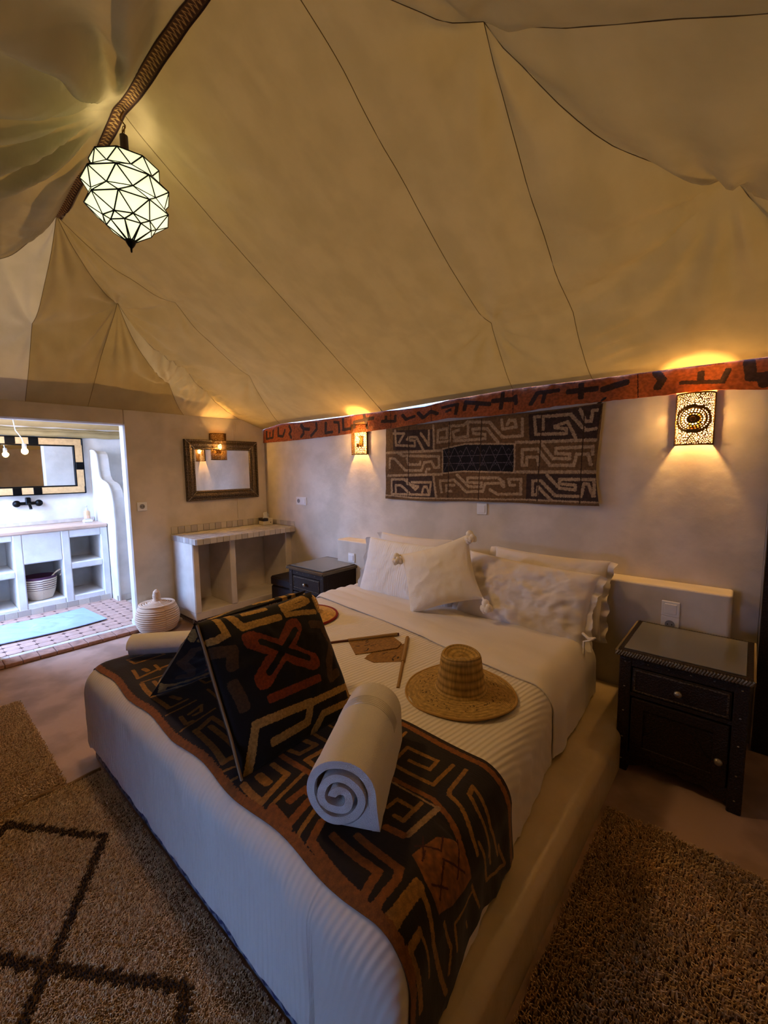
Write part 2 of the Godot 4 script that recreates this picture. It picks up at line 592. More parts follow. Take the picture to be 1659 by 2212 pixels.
# ---------------------------------------------------------------- the tent
const NODES := {
	"R0": Vector3(-3.42, 3.045, -0.825), "R2": Vector3(-2.29, 3.075, -0.825), "R3": Vector3(-1.2, 3.05, -0.825),
	"n1": Vector3(-3.85, 2.725, -1.28), "n2": Vector3(-3.9, 2.465, -0.744), "n3": Vector3(-4.1, 2.22, -1.742), "n4": Vector3(-3.34, 2.675, -1.5), "n5": Vector3(-3.5, 2.285, -2.2),
	"q1": Vector3(-3.96, 2.38, -1.826), "h0": Vector3(-3.7, 2.81, -0.574), "hm": Vector3(-3.98, 2.42, -0.31),
	"W0": Vector3(-4.24, 1.99, -2.535), "W1": Vector3(-4.24, 1.98, -1.932), "W2": Vector3(-4.24, 1.985, -1.127), "W3": Vector3(-4.24, 1.98, -0.722), "W4": Vector3(-4.24, 1.98, -0.05), "CL": Vector3(-4.24, 1.97, 1.21),
	"w12": Vector3(-4.05, 2.36, -1.2), "w3m": Vector3(-4.07, 2.22, -0.733), "CN": Vector3(-4.24, 1.90, -2.80),
	"B0": Vector3(-3.9, 1.94, -2.80), "B3": Vector3(-2.44, 1.935, -2.80), "B1": Vector3(-1.27, 1.972, -2.80), "B2": Vector3(-0.77, 1.966, -2.80), "CR": Vector3(0.53, 1.955, -2.80),
	"s31": Vector3(-2.33, 2.675, -1.5), "s32": Vector3(-2.39, 2.285, -2.2), "s13": Vector3(-1.19, 2.77, -1.324), "m": Vector3(-1.19, 2.235, -2.32), "kk": Vector3(-0.74, 2.21, -2.32),
	"K": Vector3(-0.717, 2.775, -1.324), "K2": Vector3(-0.12, 2.405, -1.98), "E0": Vector3(0.53, 2.0, -0.825), "E1": Vector3(0.53, 1.97, -1.1), "E2": Vector3(0.53, 1.96, -1.95),
	"Km": Vector3(-0.717, 2.775, -0.326), "K2m": Vector3(-0.12, 2.405, 0.33), "K3m": Vector3(0.15, 2.2, 0.7), "CF": Vector3(0.53, 1.955, 1.21), "E1m": Vector3(0.53, 1.97, -0.55), "E2m": Vector3(0.53, 1.96, 0.3), "E3m": Vector3(0.53, 1.96, 0.75),
	"f1": Vector3(-2.29, 2.82, -0.4), "f2": Vector3(-2.29, 2.55, 0.1), "f3": Vector3(-2.29, 2.2, 0.75), "F3": Vector3(-2.29, 1.955, 1.21),
}
const SAG := {"K-K2": 0.10, "K2-CR": 0.05, "R0-n1": 0.05, "n1-n3": 0.09, "n3-W1": 0.03, "n1-q1": 0.06, "q1-W0": 0.05, "R3-K": 0.02, "R0-n2": 0.05, "K-kk": 0.05, "kk-B2": 0.03, "R0-n4": 0.04, "n4-n5": 0.03, "n5-B0": 0.04, "R0-h0": 0.03, "s13-m": 0.03, "m-B1": 0.02}
# where ropes take hold of the cloth: x, z, ray amplitude, number of rays, reach, phase, pull
const HOLDS := [[-2.29, -0.825, 0.12, 14, 0.75, 0.3, 0.03], [-0.717, -1.324, 0.026, 7, 0.45, 1.0, 0.04], [-0.12, -1.98, 0.028, 11, 0.50, 0.4, 0.035], [-3.85, -1.28, 0.034, 12, 0.30, 0.0, 0.05], [-3.9, -0.744, 0.014, 9, 0.25, 0.5, 0.03],
	[-3.34, -1.5, 0.014, 9, 0.25, 0.9, 0.02], [-4.1, -1.742, 0.020, 13, 0.25, 0.2, 0.03], [-1.19, -2.32, 0.018, 11, 0.28, 0.7, 0.03], [-3.42, -0.825, 0.018, 14, 0.30, 0.1, 0.02], [-3.5, -2.2, 0.012, 9, 0.25, 0.6, 0.01]]


func leg_of(a: String, b: String, n := 14) -> Array:
	var pts := []
	var s: float = SAG.get(a + "-" + b, 0.0)
	for i in n:
		var t := float(i) / n
		var p: Vector3 = NODES[a].lerp(NODES[b], t)
		p.y -= s * 4.0 * t * (1.0 - t)
		pts.append(p)
	return pts


func run_of(names: Array) -> Array:
	var pts := []
	for i in names.size() - 1:
		pts.append_array(leg_of(names[i], names[i + 1]))
	pts.append(NODES[names[-1]])
	return pts


func drape(p: Vector3) -> Vector3:
	var y := p.y
	for h in HOLDS:
		var d := Vector2(p.x - h[0], p.z - h[1])
		var r := d.length()
		if r < 2.2:
			var fade := smoothstep(0.02, 0.16, r) * exp(-r / h[4])
			if h[4] > 0.6:
				# the long rays run out over the front slope only
				fade = smoothstep(0.05, 0.45, r) * exp(-r / h[4]) * lerpf(0.12, 1.0, smoothstep(-0.85, -0.7, p.z))
			y += h[2] * fade * sin(h[3] * d.angle() + h[5] + 2.0 * warp.get_noise_2d(p.x * 1.3, p.z * 1.3)) + h[6] * exp(-r / 0.09)
	# puckers along the gathered hip in the far corner and along the seam over the bright lamp
	var a := exp(-pow(dist2(Vector2(p.x, p.z), Vector2(-3.93, -1.7), Vector2(-4.2, -2.5)) / 0.13, 2.0))
	y += a * 0.018 * sin(95.0 * (p.z + 0.35 * p.x) + 3.0 * warp.get_noise_2d(p.x * 4, p.z * 4))
	var b := exp(-pow((p.x + 0.60) / 0.14, 2.0)) * smoothstep(-1.7, -2.0, p.z) * (1.0 if p.x > -0.74 else 0.0)
	y += b * 0.008 * sin(70.0 * (p.z - 0.35 * p.x)) * smoothstep(-0.74, -0.70, p.x)
	y += 0.012 * warp.get_noise_2d(p.x * 0.9 + 3.0, p.z * 0.9)
	# the hem stays where it is nailed
	var hold := smoothstep(0.0, 0.25, p.z + 2.80) * smoothstep(0.0, 0.2, p.x + 4.24)
	p.y = lerpf(p.y, y, hold)
	return p


func panel(parent: Node, left: Array, right: Array, m: Material, bulge := 0.04) -> void:
	var a := run_of(left)
	var b := run_of(right)
	var n := a.size() - 1
	var g := Geo.new()
	var f := func(u: float, w: float) -> Vector3:
		var k := w * n
		var i := mini(int(k), n - 1)
		var p: Vector3 = (a[i].lerp(a[i + 1], k - i)).lerp(b[i].lerp(b[i + 1], k - i), u)
		p.y -= bulge * sin(PI * u) * sin(PI * w)
		return drape(p)
	sheet(g, 44, n * 2, f)
	put(g, "canvas_panel", m, parent)


func tent() -> void:
	var c := Node3D.new()
	c.name = "ceiling"
	add_child(c, true)
	struct(c)
	c.set_meta("label", "sand coloured canvas tent roof with seams and rope-pulled peaks")
	panel(c, ["R0", "n4", "n5", "B0"], ["R2", "s31", "s32", "B3"], M.tent)
	panel(c, ["R2", "s31", "s32", "B3"], ["R3", "s13", "m", "B1"], M.tent)
	panel(c, ["R3", "s13", "m", "B1"], ["R3", "K", "kk", "B2"], M.tent, 0.02)
	panel(c, ["K", "kk", "B2"], ["K", "K2", "CR"], M.tent, 0.03)
	panel(c, ["R3", "K"], ["E0", "E1"], M.tent)
	panel(c, ["K", "K2", "CR"], ["E1", "E2", "CR"], M.tent, 0.03)
	panel(c, ["R3", "Km", "K2m", "K3m", "CF"], ["E0", "E1m", "E2m", "E3m", "CF"], M.tent)
	panel(c, ["R0", "h0", "hm", "W4", "CL"], ["R2", "f1", "f2", "f3", "F3"], M.tent)
	panel(c, ["R2", "f1", "f2", "f3", "F3"], ["R3", "Km", "K2m", "K3m", "CF"], M.tent)
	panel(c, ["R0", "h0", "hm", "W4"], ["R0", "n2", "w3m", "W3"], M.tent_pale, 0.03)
	panel(c, ["R0", "n2", "w3m", "W3"], ["R0", "n1", "w12", "W2"], M.tent, 0.03)
	panel(c, ["n1", "w12", "W2"], ["n1", "n3", "W1"], M.tent, 0.02)
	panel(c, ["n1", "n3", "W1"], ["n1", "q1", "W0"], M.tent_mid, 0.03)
	panel(c, ["R0", "n1", "q1", "W0"], ["R0", "n4", "n5", "B0"], M.tent, 0.04)
	panel(c, ["W0", "CN"], ["B0", "CN"], M.tent, 0.0)
	# stitched seams under the cloth
	for s in [["R0", "n4", "n5", "B0"], ["R2", "s31", "s32", "B3"], ["R3", "s13", "m", "B1"], ["K", "kk", "B2"], ["R3", "K", "K2", "CR"], ["K", "E1"], ["R0", "n1", "n3", "W1"], ["R0", "n2", "w3m", "W3"], ["n1", "w12", "W2"], ["n1", "q1", "W0"], ["R0", "h0", "hm", "W4"]]:
		var pts := []
		for p in run_of(s):
			pts.append(drape(p) - Vector3(0, 0.001, 0))
		var g := Geo.new()
		tube(g, pts, 0.0014, 5)
		put(g, "seam", M.seam, c)
	# woven strap along the ridge
	var im := Image.create_empty(64, 64, false, Image.FORMAT_RGBA8)
	im.fill(Color(0.36, 0.235, 0.115))
	for k in [-16.0, 16.0, 48.0]:
		stroke(im, [14, k, 50, k + 16, 14, k + 32], 6.0, Color(0.80, 0.62, 0.34), 1.0, 0.3)
		stroke(im, [14, k + 16, 50, k + 32], 3.0, Color(0.24, 0.14, 0.07), 1.0, 0.3)
	for x in [4, 60]:
		stroke(im, [x, -10, x, 80], 6.0, Color(0.20, 0.11, 0.055), 1.0, 0.2)
	var gs := Geo.new()
	var line := run_of(["R0", "R2", "R3"])
	line.append(Vector3(-0.9, 3.0, -0.825))
	var far := line.size() - 1
	cloth(gs, 4, 60, func(u: float, w: float) -> Vector3:
		var k := w * far
		var i := mini(int(k), far - 1)
		var p: Vector3 = line[i].lerp(line[i + 1], k - i)
		return drape(p + Vector3(0, 0, (u - 0.5) * 0.052)) + Vector3(0, -0.008 - 0.020 * absf(u - 0.5), 0), 0.003)
	put(gs, "ridge_strap", surf(Color.WHITE, 0.9, {"tex": tex(im), "uv": Vector3(1, 48, 1)}), c)
	# bathroom canvas, its hem nailed to the wall heads
	var b := Node3D.new()
	b.name = "ceiling_bathroom"
	add_child(b, true)
	struct(b)
	var hem := func(u: float, w: float) -> Vector3:
		var z := lerpf(1.4, -2.4, u)
		return Vector3(-5.835 + 0.014 * sin(w * 5.0) , lerpf(1.838, 1.93, w) + 0.004 * sin(z * 23.0), z)
	# the canvas is rolled back over the middle of the room: x -5.3 to -4.55, z -0.25 to 0.65
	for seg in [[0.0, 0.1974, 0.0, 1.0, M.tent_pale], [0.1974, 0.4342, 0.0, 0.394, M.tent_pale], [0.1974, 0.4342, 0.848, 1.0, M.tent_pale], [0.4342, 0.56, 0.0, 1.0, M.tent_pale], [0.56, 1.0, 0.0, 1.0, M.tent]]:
		var gp := Geo.new()
		sheet(gp, 40, 24, func(u: float, w: float) -> Vector3:
			var z := lerpf(1.4, -2.4, lerpf(seg[0], seg[1], u))
			var k := lerpf(seg[2], seg[3], w)
			var x := lerpf(-5.95, -4.3, k)
			return Vector3(x, 1.91 + 0.5 * k - 0.2 * k * k + 0.01 * warp.get_noise_2d(x * 2, z * 2), z))
		put(gp, "canvas_panel", seg[4], b)
	var gh := Geo.new()
	cloth(gh, 80, 6, hem, 0.004)
	put(gh, "canvas_hem", M.tent, b)
	var gc := Geo.new()
	var cord := []
	for i in 60:
		cord.append(Vector3(-5.82, 1.905 + 0.004 * sin(i * 1.7), lerpf(1.3, -2.3, i / 59.0)))
	tube(gc, cord, 0.006, 6)
	put(gc, "hem_cord", M.tent, b)


# ---------------------------------------------------------------- the bed
const BED_LEFT := -2.45
const BED_FOOT := -0.545
const BED_TOP := 0.505
const BED_ROUND := 0.09


func bed_right(z: float) -> float:
	var k := [[0.5, -0.46], [0.6, -0.47], [1.2, -0.53], [1.9, -0.61], [2.7, -0.63]]
	var a := -z
	for i in 4:
		if a < k[i + 1][0]:
			return lerpf(k[i][1], k[i + 1][1], clampf((a - k[i][0]) / (k[i + 1][0] - k[i][0]), 0.0, 1.0))
	return k[4][1]


func over_edge(d: float, r := BED_ROUND) -> Vector2:
	if d <= 0.0:
		return Vector2(d, 0)
	if d < r * PI / 2:
		return Vector2(r * sin(d / r), r * (1.0 - cos(d / r)))
	return Vector2(r, r + d - r * PI / 2)


# where a cloth lies on the bed: s runs across and over the sides, t along and over the foot; lift is its height over the mattress
func on_bed(s: float, t: float, lift := 0.0) -> Vector3:
	var f := over_edge(t - (BED_FOOT - BED_ROUND))
	var z := BED_FOOT - BED_ROUND + f.x
	var right := bed_right(z)
	var q: Vector2
	var x: float
	if s > -1.4:
		q = over_edge(s - (right - BED_ROUND))
		x = right - BED_ROUND + q.x
	else:
		q = over_edge((BED_LEFT + BED_ROUND) - s)
		x = BED_LEFT + BED_ROUND - q.x
	var side := clampf(q.y / BED_ROUND, 0.0, 1.0)
	var front := clampf(f.y / BED_ROUND, 0.0, 1.0)
	var sg := 1.0 if s > -1.4 else -1.0
	var p := Vector3(x + sg * lift * side, BED_TOP - f.y - q.y + lift * (1.0 - maxf(side, front)), z + lift * front)
	# soft unevenness, a few long creases at the sides
	var n := warp.get_noise_3d(p.x * 2.2, p.y * 2.0, p.z * 2.2)
	p.y += 0.006 * n * (1.0 - front)
	p.x += sg * side * (0.010 * warp.get_noise_2d(z * 7.0, p.y * 2.0) + 0.003)
	p.z += front * (0.008 * warp.get_noise_2d(x * 5.0, p.y * 2.5) + 0.002)
	return p


func soft_slab(g: Geo, x0: float, x1: float, z0: float, z1: float, y0: float, y1: float, r: float, corner := 0.03) -> void:
	var base := g.v.size()
	var per := 24
	var rings := []
	rings.append(Vector2(0, y0))
	rings.append(Vector2(0, y1 - r))
	for k in range(1, 7):
		var a := PI / 2 * k / 6
		rings.append(Vector2(r * (1.0 - cos(a)), y1 - r + r * sin(a)))
	for q in rings:
		for k in per:
			var c := k / 6
			var a := PI / 2 * (c + (k % 6) / 5.0)
			var rr := maxf(corner - q.x, 0.002)
			var cx: float = x1 - q.x - rr if c == 0 or c == 3 else x0 + q.x + rr
			var cz: float = z1 - q.x - rr if c < 2 else z0 + q.x + rr
			g.vert(Vector3(cx + rr * cos(a), q.y, cz + rr * sin(a)), Vector2(float(k) / per, q.y))
	for j in rings.size() - 1:
		for k in per:
			var p := base + j * per + k
			var o := base + j * per + (k + 1) % per
			g.tri(p, o, p + per)
			g.tri(o, o + per, p + per)
	var top := base + (rings.size() - 1) * per
	var mid := g.vert(Vector3((x0 + x1) / 2, y1, (z0 + z1) / 2))
	for k in per:
		g.tri(top + k, top + (k + 1) % per, mid)


func bed() -> void:
	var b := thing("bed_platform", "low plastered masonry platform under the bed with a patterned tile skirting at its foot", "bed platform")
	var g := Geo.new()
	soft_slab(g, -2.465, -0.415, -2.658, -0.572, 0.0, 0.2, 0.045, 0.04)
	put(g, "plinth", M.tadelakt, b)
	# blue and grey printed tiles along the foot
	var im := Image.create_empty(128, 112, false, Image.FORMAT_RGBA8)
	im.fill(Color(0.56, 0.55, 0.58))
	for k in 2:
		var x := k * 64.0
		stroke(im, [x, 20, x + 20, 34, x + 32, 56, x + 44, 34, x + 64, 20], 13.0, Color(0.20, 0.22, 0.36), 1.0, 2.0)
		stroke(im, [x, 92, x + 20, 78, x + 32, 62, x + 44, 78, x + 64, 92], 13.0, Color(0.22, 0.24, 0.38), 1.0, 2.0)
		stroke(im, [x + 8, 56, x + 18, 56], 12.0, Color(0.30, 0.31, 0.42), 1.0, 2.0)
	stroke(im, [0, 5, 128, 5], 6.0, Color(0.30, 0.22, 0.24), 1.0, 1.0)
	var tm := surf(Color.WHITE, 0.4, {"tex": tex(im)})
	var gt := Geo.new()
	gt.quad(Vector3(-0.049, 0.003, 0), Vector3(-0.049, 0.09, 0), Vector3(0.049, 0.09, 0), Vector3(0.049, 0.003, 0))
	gt.uv = PackedVector2Array([Vector2(0, 1), Vector2(0, 0), Vector2(1, 0), Vector2(1, 1)])
	box(gt, Vector3(0, 0.0465, -0.0045), Vector3(0.098, 0.087, 0.008), 0.0015)
	var tile := gt.mesh()
	for k in 20:
		put(tile, "tile", tm, b, Vector3(-2.41 + k * 0.1, 0, -0.5675))
	var l := thing("headboard_ledge", "plastered masonry ledge behind the pillows against the back wall", "headboard")
	g = Geo.new()
	soft_slab(g, -2.90, -0.05, -2.814, -2.66, 0.0, 0.805, 0.012, 0.02)
	put(g, "ledge", M.plaster, l)
	var mt := thing("mattress", "mattress in a white fitted sheet, bare at its side near the headboard", "mattress")
	g = Geo.new()
	soft_slab(g, -2.42, -0.655, -2.645, -0.66, 0.2, 0.475, 0.06, 0.08)
	put(g, "sheet", M.sheet, mt)
	# ribbed bedspread
	var rib := Image.create_empty(8, 16, false, Image.FORMAT_RGB8)
	for y in 16:
		for x in 8:
			var h := 0.5 + 0.5 * cos(TAU * x / 8.0)
			rib.set_pixel(x, y, Color(h, h, h))
	var spread := thing("bedspread", "white ribbed bedspread hanging over the foot and sides of the bed", "bedspread")
	g = Geo.new()
	var s0 := BED_LEFT - 0.20
	var t1 := BED_FOOT + 0.36
	var t0 := -2.3
	cloth(g, 130, 120, func(u: float, w: float) -> Vector3:
		var t := lerpf(t1, t0, w)
		var z := minf(t, BED_FOOT)
		var hang := 0.26 + 0.012 * warp.get_noise_2d(z * 3.0, 4.0)
		var s := lerpf(s0, bed_right(z) + hang, u)
		var p := on_bed(s, t)
		# bunched skirt: the corner at the foot is tucked round
		var drop_f := over_edge(t - (BED_FOOT - BED_ROUND)).y
		if drop_f > 0.0 and p.y < 0.09:
			p.y = 0.09
		if p.x > bed_right(p.z) - 0.02 and p.y < 0.205:
			p.y = 0.205
		if p.x < BED_LEFT + 0.02 and p.y < 0.1:
			p.y = 0.1
		return p, 0.006)
	# ribs run the length of the bed, a little askew
	for i in g.v.size():
		var p := g.v[i]
		g.uv[i] = Vector2((p.x + 0.16 * p.z - 0.3 * minf(p.y - BED_TOP, 0.0) * (1.0 if p.x > -0.7 else 0.0)) / 0.02, p.z * 10.0)
	put(g, "cover", surf(Color(0.84, 0.80, 0.75), 0.8, {"bump": tex(rib), "depth": 0.2, "rim": 0.2}), spread)
	# the top sheet turned down in a broad band below the pillows
	var fold := thing("turned_down_sheet", "smooth white sheet turned down in a broad band across the bed below the pillows", "sheet")
	g = Geo.new()
	cloth(g, 110, 40, func(u: float, w: float) -> Vector3:
		var edge := lerpf(-2.02, -1.74, smoothstep(0.0, 1.0, u)) + 0.012 * sin(u * 9.0)
		var t := lerpf(edge, -2.42, w)
		var s := lerpf(BED_LEFT - 0.2, bed_right(t) + 0.245, u)
		var lift := 0.010 + 0.022 * smoothstep(0.0, 0.12, w) * (1.0 - 0.5 * w)
		var p := on_bed(s, t, lift)
		p.y += 0.006 * sin(26.0 * w + 5.0 * u) * exp(-u * 3.0) + 0.004 * warp.get_noise_2d(s * 3.0, t * 9.0)
		if p.y < 0.205:
			p.y = 0.205
		return p, 0.005)
	put(g, "band", M.linen, fold)


# appliqué cloth across the foot of the bed; numbers are mm along and across the cloth
func runner() -> void:
	var k := 0.72
	var im := Image.create_empty(1620, 432, false, Image.FORMAT_RGBA8)
	var dark := Color(0.105, 0.052, 0.022)
	var gold := Color(0.58, 0.40, 0.14)
	var ochre := Color(0.52, 0.30, 0.085)
	var tan_ := Color(0.60, 0.47, 0.30)
	im.fill(dark)
	fill(im, [1885, 165, 1899, 249, 1943, 299, 2012, 295, 2012, 195, 1996, 136, 1939, 141], ochre, k)
	for q in [["g", 16, [301, 83, 399, 75, 374, 196, 371, 254]], ["g", 22, [325, 122, 358, 130]], ["g", 16, [324, 174, 388, 174]], ["g", 9, [457, 180, 447, 76]], ["g", 20, [463, 73, 651, 54, 752, 58]], ["g", 12, [756, 56, 750, 136]], ["g", 18, [483, 118, 572, 113]],
		["g", 20, [675, 104, 720, 117]], ["g", 9, [797, 34, 786, 157]], ["g", 18, [856, 69, 919, 64, 918, 87]], ["g", 13, [860, 98, 836, 160, 879, 141, 882, 108]], ["g", 9, [944, 34, 902, 187]], ["g", 22, [987, 65, 1221, 39, 1223, 95]], ["g", 22, [1006, 112, 1197, 99]],
		["g", 20, [987, 80, 951, 148, 1107, 143]], ["g", 9, [1244, 5, 1276, 71]], ["g", 20, [1354, 39, 1458, 27, 1425, 143, 1352, 145]], ["g", 30, [1365, 88, 1405, 85]], ["g", 10, [1299, 5, 1317, 52]], ["g", 13, [1504, 3, 1490, 37, 1461, 173]],
		["o", 24, [1497, 32, 1580, 21, 1557, 127, 1515, 133, 1519, 77]], ["g", 14, [1633, 0, 1616, 47, 1597, 104]], ["g", 18, [1325, 220, 1379, 229, 1387, 292, 1333, 286]], ["g", 18, [1478, 215, 1419, 221, 1429, 302]], ["g", 14, [1327, 329, 1412, 326]], ["o", 20, [1322, 188, 1495, 186]],
		["g", 11, [1598, 104, 1632, 1]], ["o", 22, [1642, 89, 1665, 36, 1862, 16, 1851, 83, 1698, 84]], ["o", 21, [1745, 128, 1885, 118, 1895, 92, 1896, 5]], ["g", 30, [1934, 118, 1937, 41, 1941, 8]], ["g", 14, [1628, 381, 1634, 412, 1628, 487, 1743, 500, 1747, 451, 1672, 443]],
		["g", 14, [1618, 393, 1791, 401, 1791, 513]], ["g", 12, [1583, 443, 1576, 544]], ["g", 18, [1532, 508, 1539, 532]], ["g", 14, [1833, 519, 1840, 412, 1848, 394, 1896, 379, 1952, 348, 1981, 342]], ["g", 13, [2025, 407, 1926, 419, 1887, 437, 1880, 472, 1914, 462, 1974, 444, 2080, 484]],
		["o", 16, [1672, 346, 1822, 352, 1868, 333, 1920, 312, 1954, 295]], ["t", 7, [1685, 334, 1852, 332]], ["t", 18, [1851, 330, 1842, 207]], ["g", 12, [1741, 252, 1744, 290, 1803, 289]], ["g", 14, [1805, 318, 1805, 239, 1776, 239]], ["o", 20, [1781, 195, 1833, 200]],
		["g", 12, [1972, 365, 2095, 395, 2144, 528, 2056, 492]], ["g", 12, [2002, 414, 2061, 423]], ["g", 24, [1933, 120, 1939, 58, 1927, 3]], ["g", 14, [1933, 123, 2024, 99, 2187, 150]], ["g", 16, [1985, 67, 1990, 22, 2117, 47]], ["g", 8, [1985, 67, 2079, 81]], ["g", 10, [2060, 302, 2055, 199, 2125, 203]],
		["g", 8, [2113, 267, 2136, 273]], ["g", 10, [2020, 150, 2097, 179, 2149, 164]], ["g", 9, [2037, 301, 2134, 335]],
		["g", 14, [30, 80, 30, 500, 230, 500, 230, 330, 110, 330, 110, 420]], ["g", 13, [80, 90, 80, 260, 230, 260, 230, 120, 150, 120, 150, 200]], ["g", 13, [280, 300, 280, 520, 420, 520, 420, 380, 350, 380, 350, 450]], ["g", 13, [470, 250, 680, 250, 680, 520, 520, 520, 520, 330, 610, 330, 610, 440]],
		["g", 13, [740, 230, 900, 230, 900, 520, 770, 520, 770, 310, 840, 310, 840, 440]], ["g", 13, [960, 250, 1180, 250, 1180, 520, 1010, 520, 1010, 330, 1110, 330, 1110, 440]], ["g", 12, [1240, 380, 1240, 530, 1380, 530, 1380, 400, 1310, 400, 1310, 470]]]:
		stroke(im, q[2], q[1], gold if q[0] == "g" else ochre if q[0] == "o" else tan_, k)
	for q in [[1875, 225, 1910, 177], [1876, 190, 1925, 230, 1909, 262], [1911, 171, 1902, 196], [1937, 219, 1987, 269], [1939, 221, 1966, 178, 1981, 156], [1953, 152, 1981, 192], [1934, 300, 1983, 234]]:
		stroke(im, q, 4.0, Color(0.25, 0.07, 0.03), k, 1.0)
	stroke(im, [0, 10, 2250, 10], 26.0, ochre, k, 5.0)
	stroke(im, [0, 574, 2250, 574], 22.0, ochre, k, 3.0)
	stroke(im, [0, 590, 2250, 590], 5.0, Color(0.2, 0.1, 0.04), k, 1.0)
	stroke(im, [6, 0, 6, 600], 14.0, ochre, k, 3.0)
	stroke(im, [2236, 300, 2236, 600], 10.0, gold, k, 2.0)
	grain(im, 0.16, 7.0, 7.0)
	var m := surf(Color.WHITE, 0.95, {"tex": tex(im), "bump": speckle(fresh(0.3, 2, FastNoiseLite.TYPE_SIMPLEX, 31), Color(0, 0, 0), Color(1, 1, 1), 256, 0.0, 1.0), "depth": 0.05, "rim": 0.25})
	var r := thing("bed_runner", "dark brown and gold maze-patterned raffia cloth laid across the foot of the bed", "bed runner")
	var g := Geo.new()
	var sides := [Vector2(0.58, -0.2), Vector2(0.72, -0.225), Vector2(0.79, -0.26), Vector2(0.93, -0.295), Vector2(1.1, -0.24), Vector2(1.2, -0.215)]
	cloth(g, 150, 36, func(u: float, w: float) -> Vector3:
		var t := lerpf(-0.583, -1.172, w) + 0.006 * sin(u * 34.0) * (1.0 if w < 0.5 else 0.5) - 0.03 * smoothstep(0.9, 1.0, u) * w
		var a := -t
		var hem: float = sides[5].y
		for i in 5:
			if a < sides[i + 1].x:
				hem = lerpf(sides[i].y, sides[i + 1].y, clampf((a - sides[i].x) / (sides[i + 1].x - sides[i].x), 0.0, 1.0))
				break
		var p := on_bed(lerpf(-2.46, hem, u), t, 0.009)
		p.y = maxf(p.y, 0.212)
		return p, 0.004)
	# the pattern follows the cloth's own length
	for i in g.v.size():
		var w := g.uv[i].y
		var a := 0.583 + 0.589 * w
		var hem: float = sides[5].y
		for j in 5:
			if a < sides[j + 1].x:
				hem = lerpf(sides[j].y, sides[j + 1].y, clampf((a - sides[j].x) / (sides[j + 1].x - sides[j].x), 0.0, 1.0))
				break
		g.uv[i] = Vector2(g.uv[i].x * (hem + 2.46) / 2.25, w)
	put(g, "cloth", m, r)


# ---------------------------------------------------------------- rugs
func tufts(called: String, parent: Node, x0: float, x1: float, z0: float, z1: float, step: float, h: float, paint: Callable, seed_: int, flow: float) -> void:
	var g := Geo.new()
	# a tuft: a small leaning lock of pile
	for k in 3:
		var a := TAU * k / 3.0
		var c := Vector3(cos(a), 0, sin(a)) * 0.34
		var e := Vector3(cos(a + 0.9), 0, sin(a + 0.9)) * 0.52
		var q := Vector3(-sin(a), 0, cos(a)) * 0.30
		g.quad(c - q, c + q, e * 1.0 + q * 0.6 + Vector3(0.35, 0.85, 0), e - q * 0.6 + Vector3(0.35, 0.85, 0))
		g.flat3(e - q * 0.6 + Vector3(0.35, 0.85, 0), e + q * 0.6 + Vector3(0.35, 0.85, 0), Vector3(0.55, 1.0, 0))
	var rng := RandomNumberGenerator.new()
	rng.seed = seed_
	var places: Array[Transform3D] = []
	var tints := PackedColorArray()
	var nx := int((x1 - x0) / step)
	var nz := int((z1 - z0) / step)
	for j in nz:
		for i in nx:
			var x := x0 + (i + rng.randf_range(0.1, 0.9)) * step
			var z := z0 + (j + rng.randf_range(0.1, 0.9)) * step
			var c: Color = paint.call(x, z)
			if c.a < 0.5:
				continue
			var s := step * rng.randf_range(0.85, 1.35)
			var turn := flow + 1.6 * warp.get_noise_2d(x * 6.0, z * 6.0) + rng.randf_range(-0.7, 0.7)
			var b := Basis(Vector3.UP, turn).scaled(Vector3(s, h * rng.randf_range(0.6, 1.15), s))
			places.append(Transform3D(b, Vector3(x, 0.006, z)))
			var v := rng.randf_range(0.78, 1.08)
			tints.append(Color(c.r * v, c.g * v, c.b * v))
	var mm := MultiMesh.new()
	mm.transform_format = MultiMesh.TRANSFORM_3D
	mm.use_colors = true
	mm.mesh = g.mesh()
	mm.instance_count = places.size()
	for i in places.size():
		mm.set_instance_transform(i, places[i])
		mm.set_instance_color(i, tints[i])
	var o := MultiMeshInstance3D.new()
	o.name = called
	o.multimesh = mm
	o.material_override = surf(Color.WHITE, 0.95, {"tinted": true, "rim": 0.2})
	parent.add_child(o, true)
	o.set_meta("kind", "stuff")


func backing(parent: Node, x0: float, x1: float, z0: float, z1: float, c: Color, h := 0.008) -> void:
	var g := Geo.new()
	var nx := 40
	sheet(g, nx, 40, func(u: float, w: float) -> Vector3:
		var p := Vector3(lerpf(x0, x1, u), h, lerpf(z0, z1, w))
		var e := minf(minf(u, 1.0 - u), minf(w, 1.0 - w))
		p.x += 0.006 * warp.get_noise_2d(p.z * 9.0, u * 4.0)
		p.z += 0.006 * warp.get_noise_2d(p.x * 9.0, w * 4.0 + 9.0)
		if e < 0.001:
			p.y = 0.001
		return p)
	put(g, "backing", surf(c, 0.95), parent)


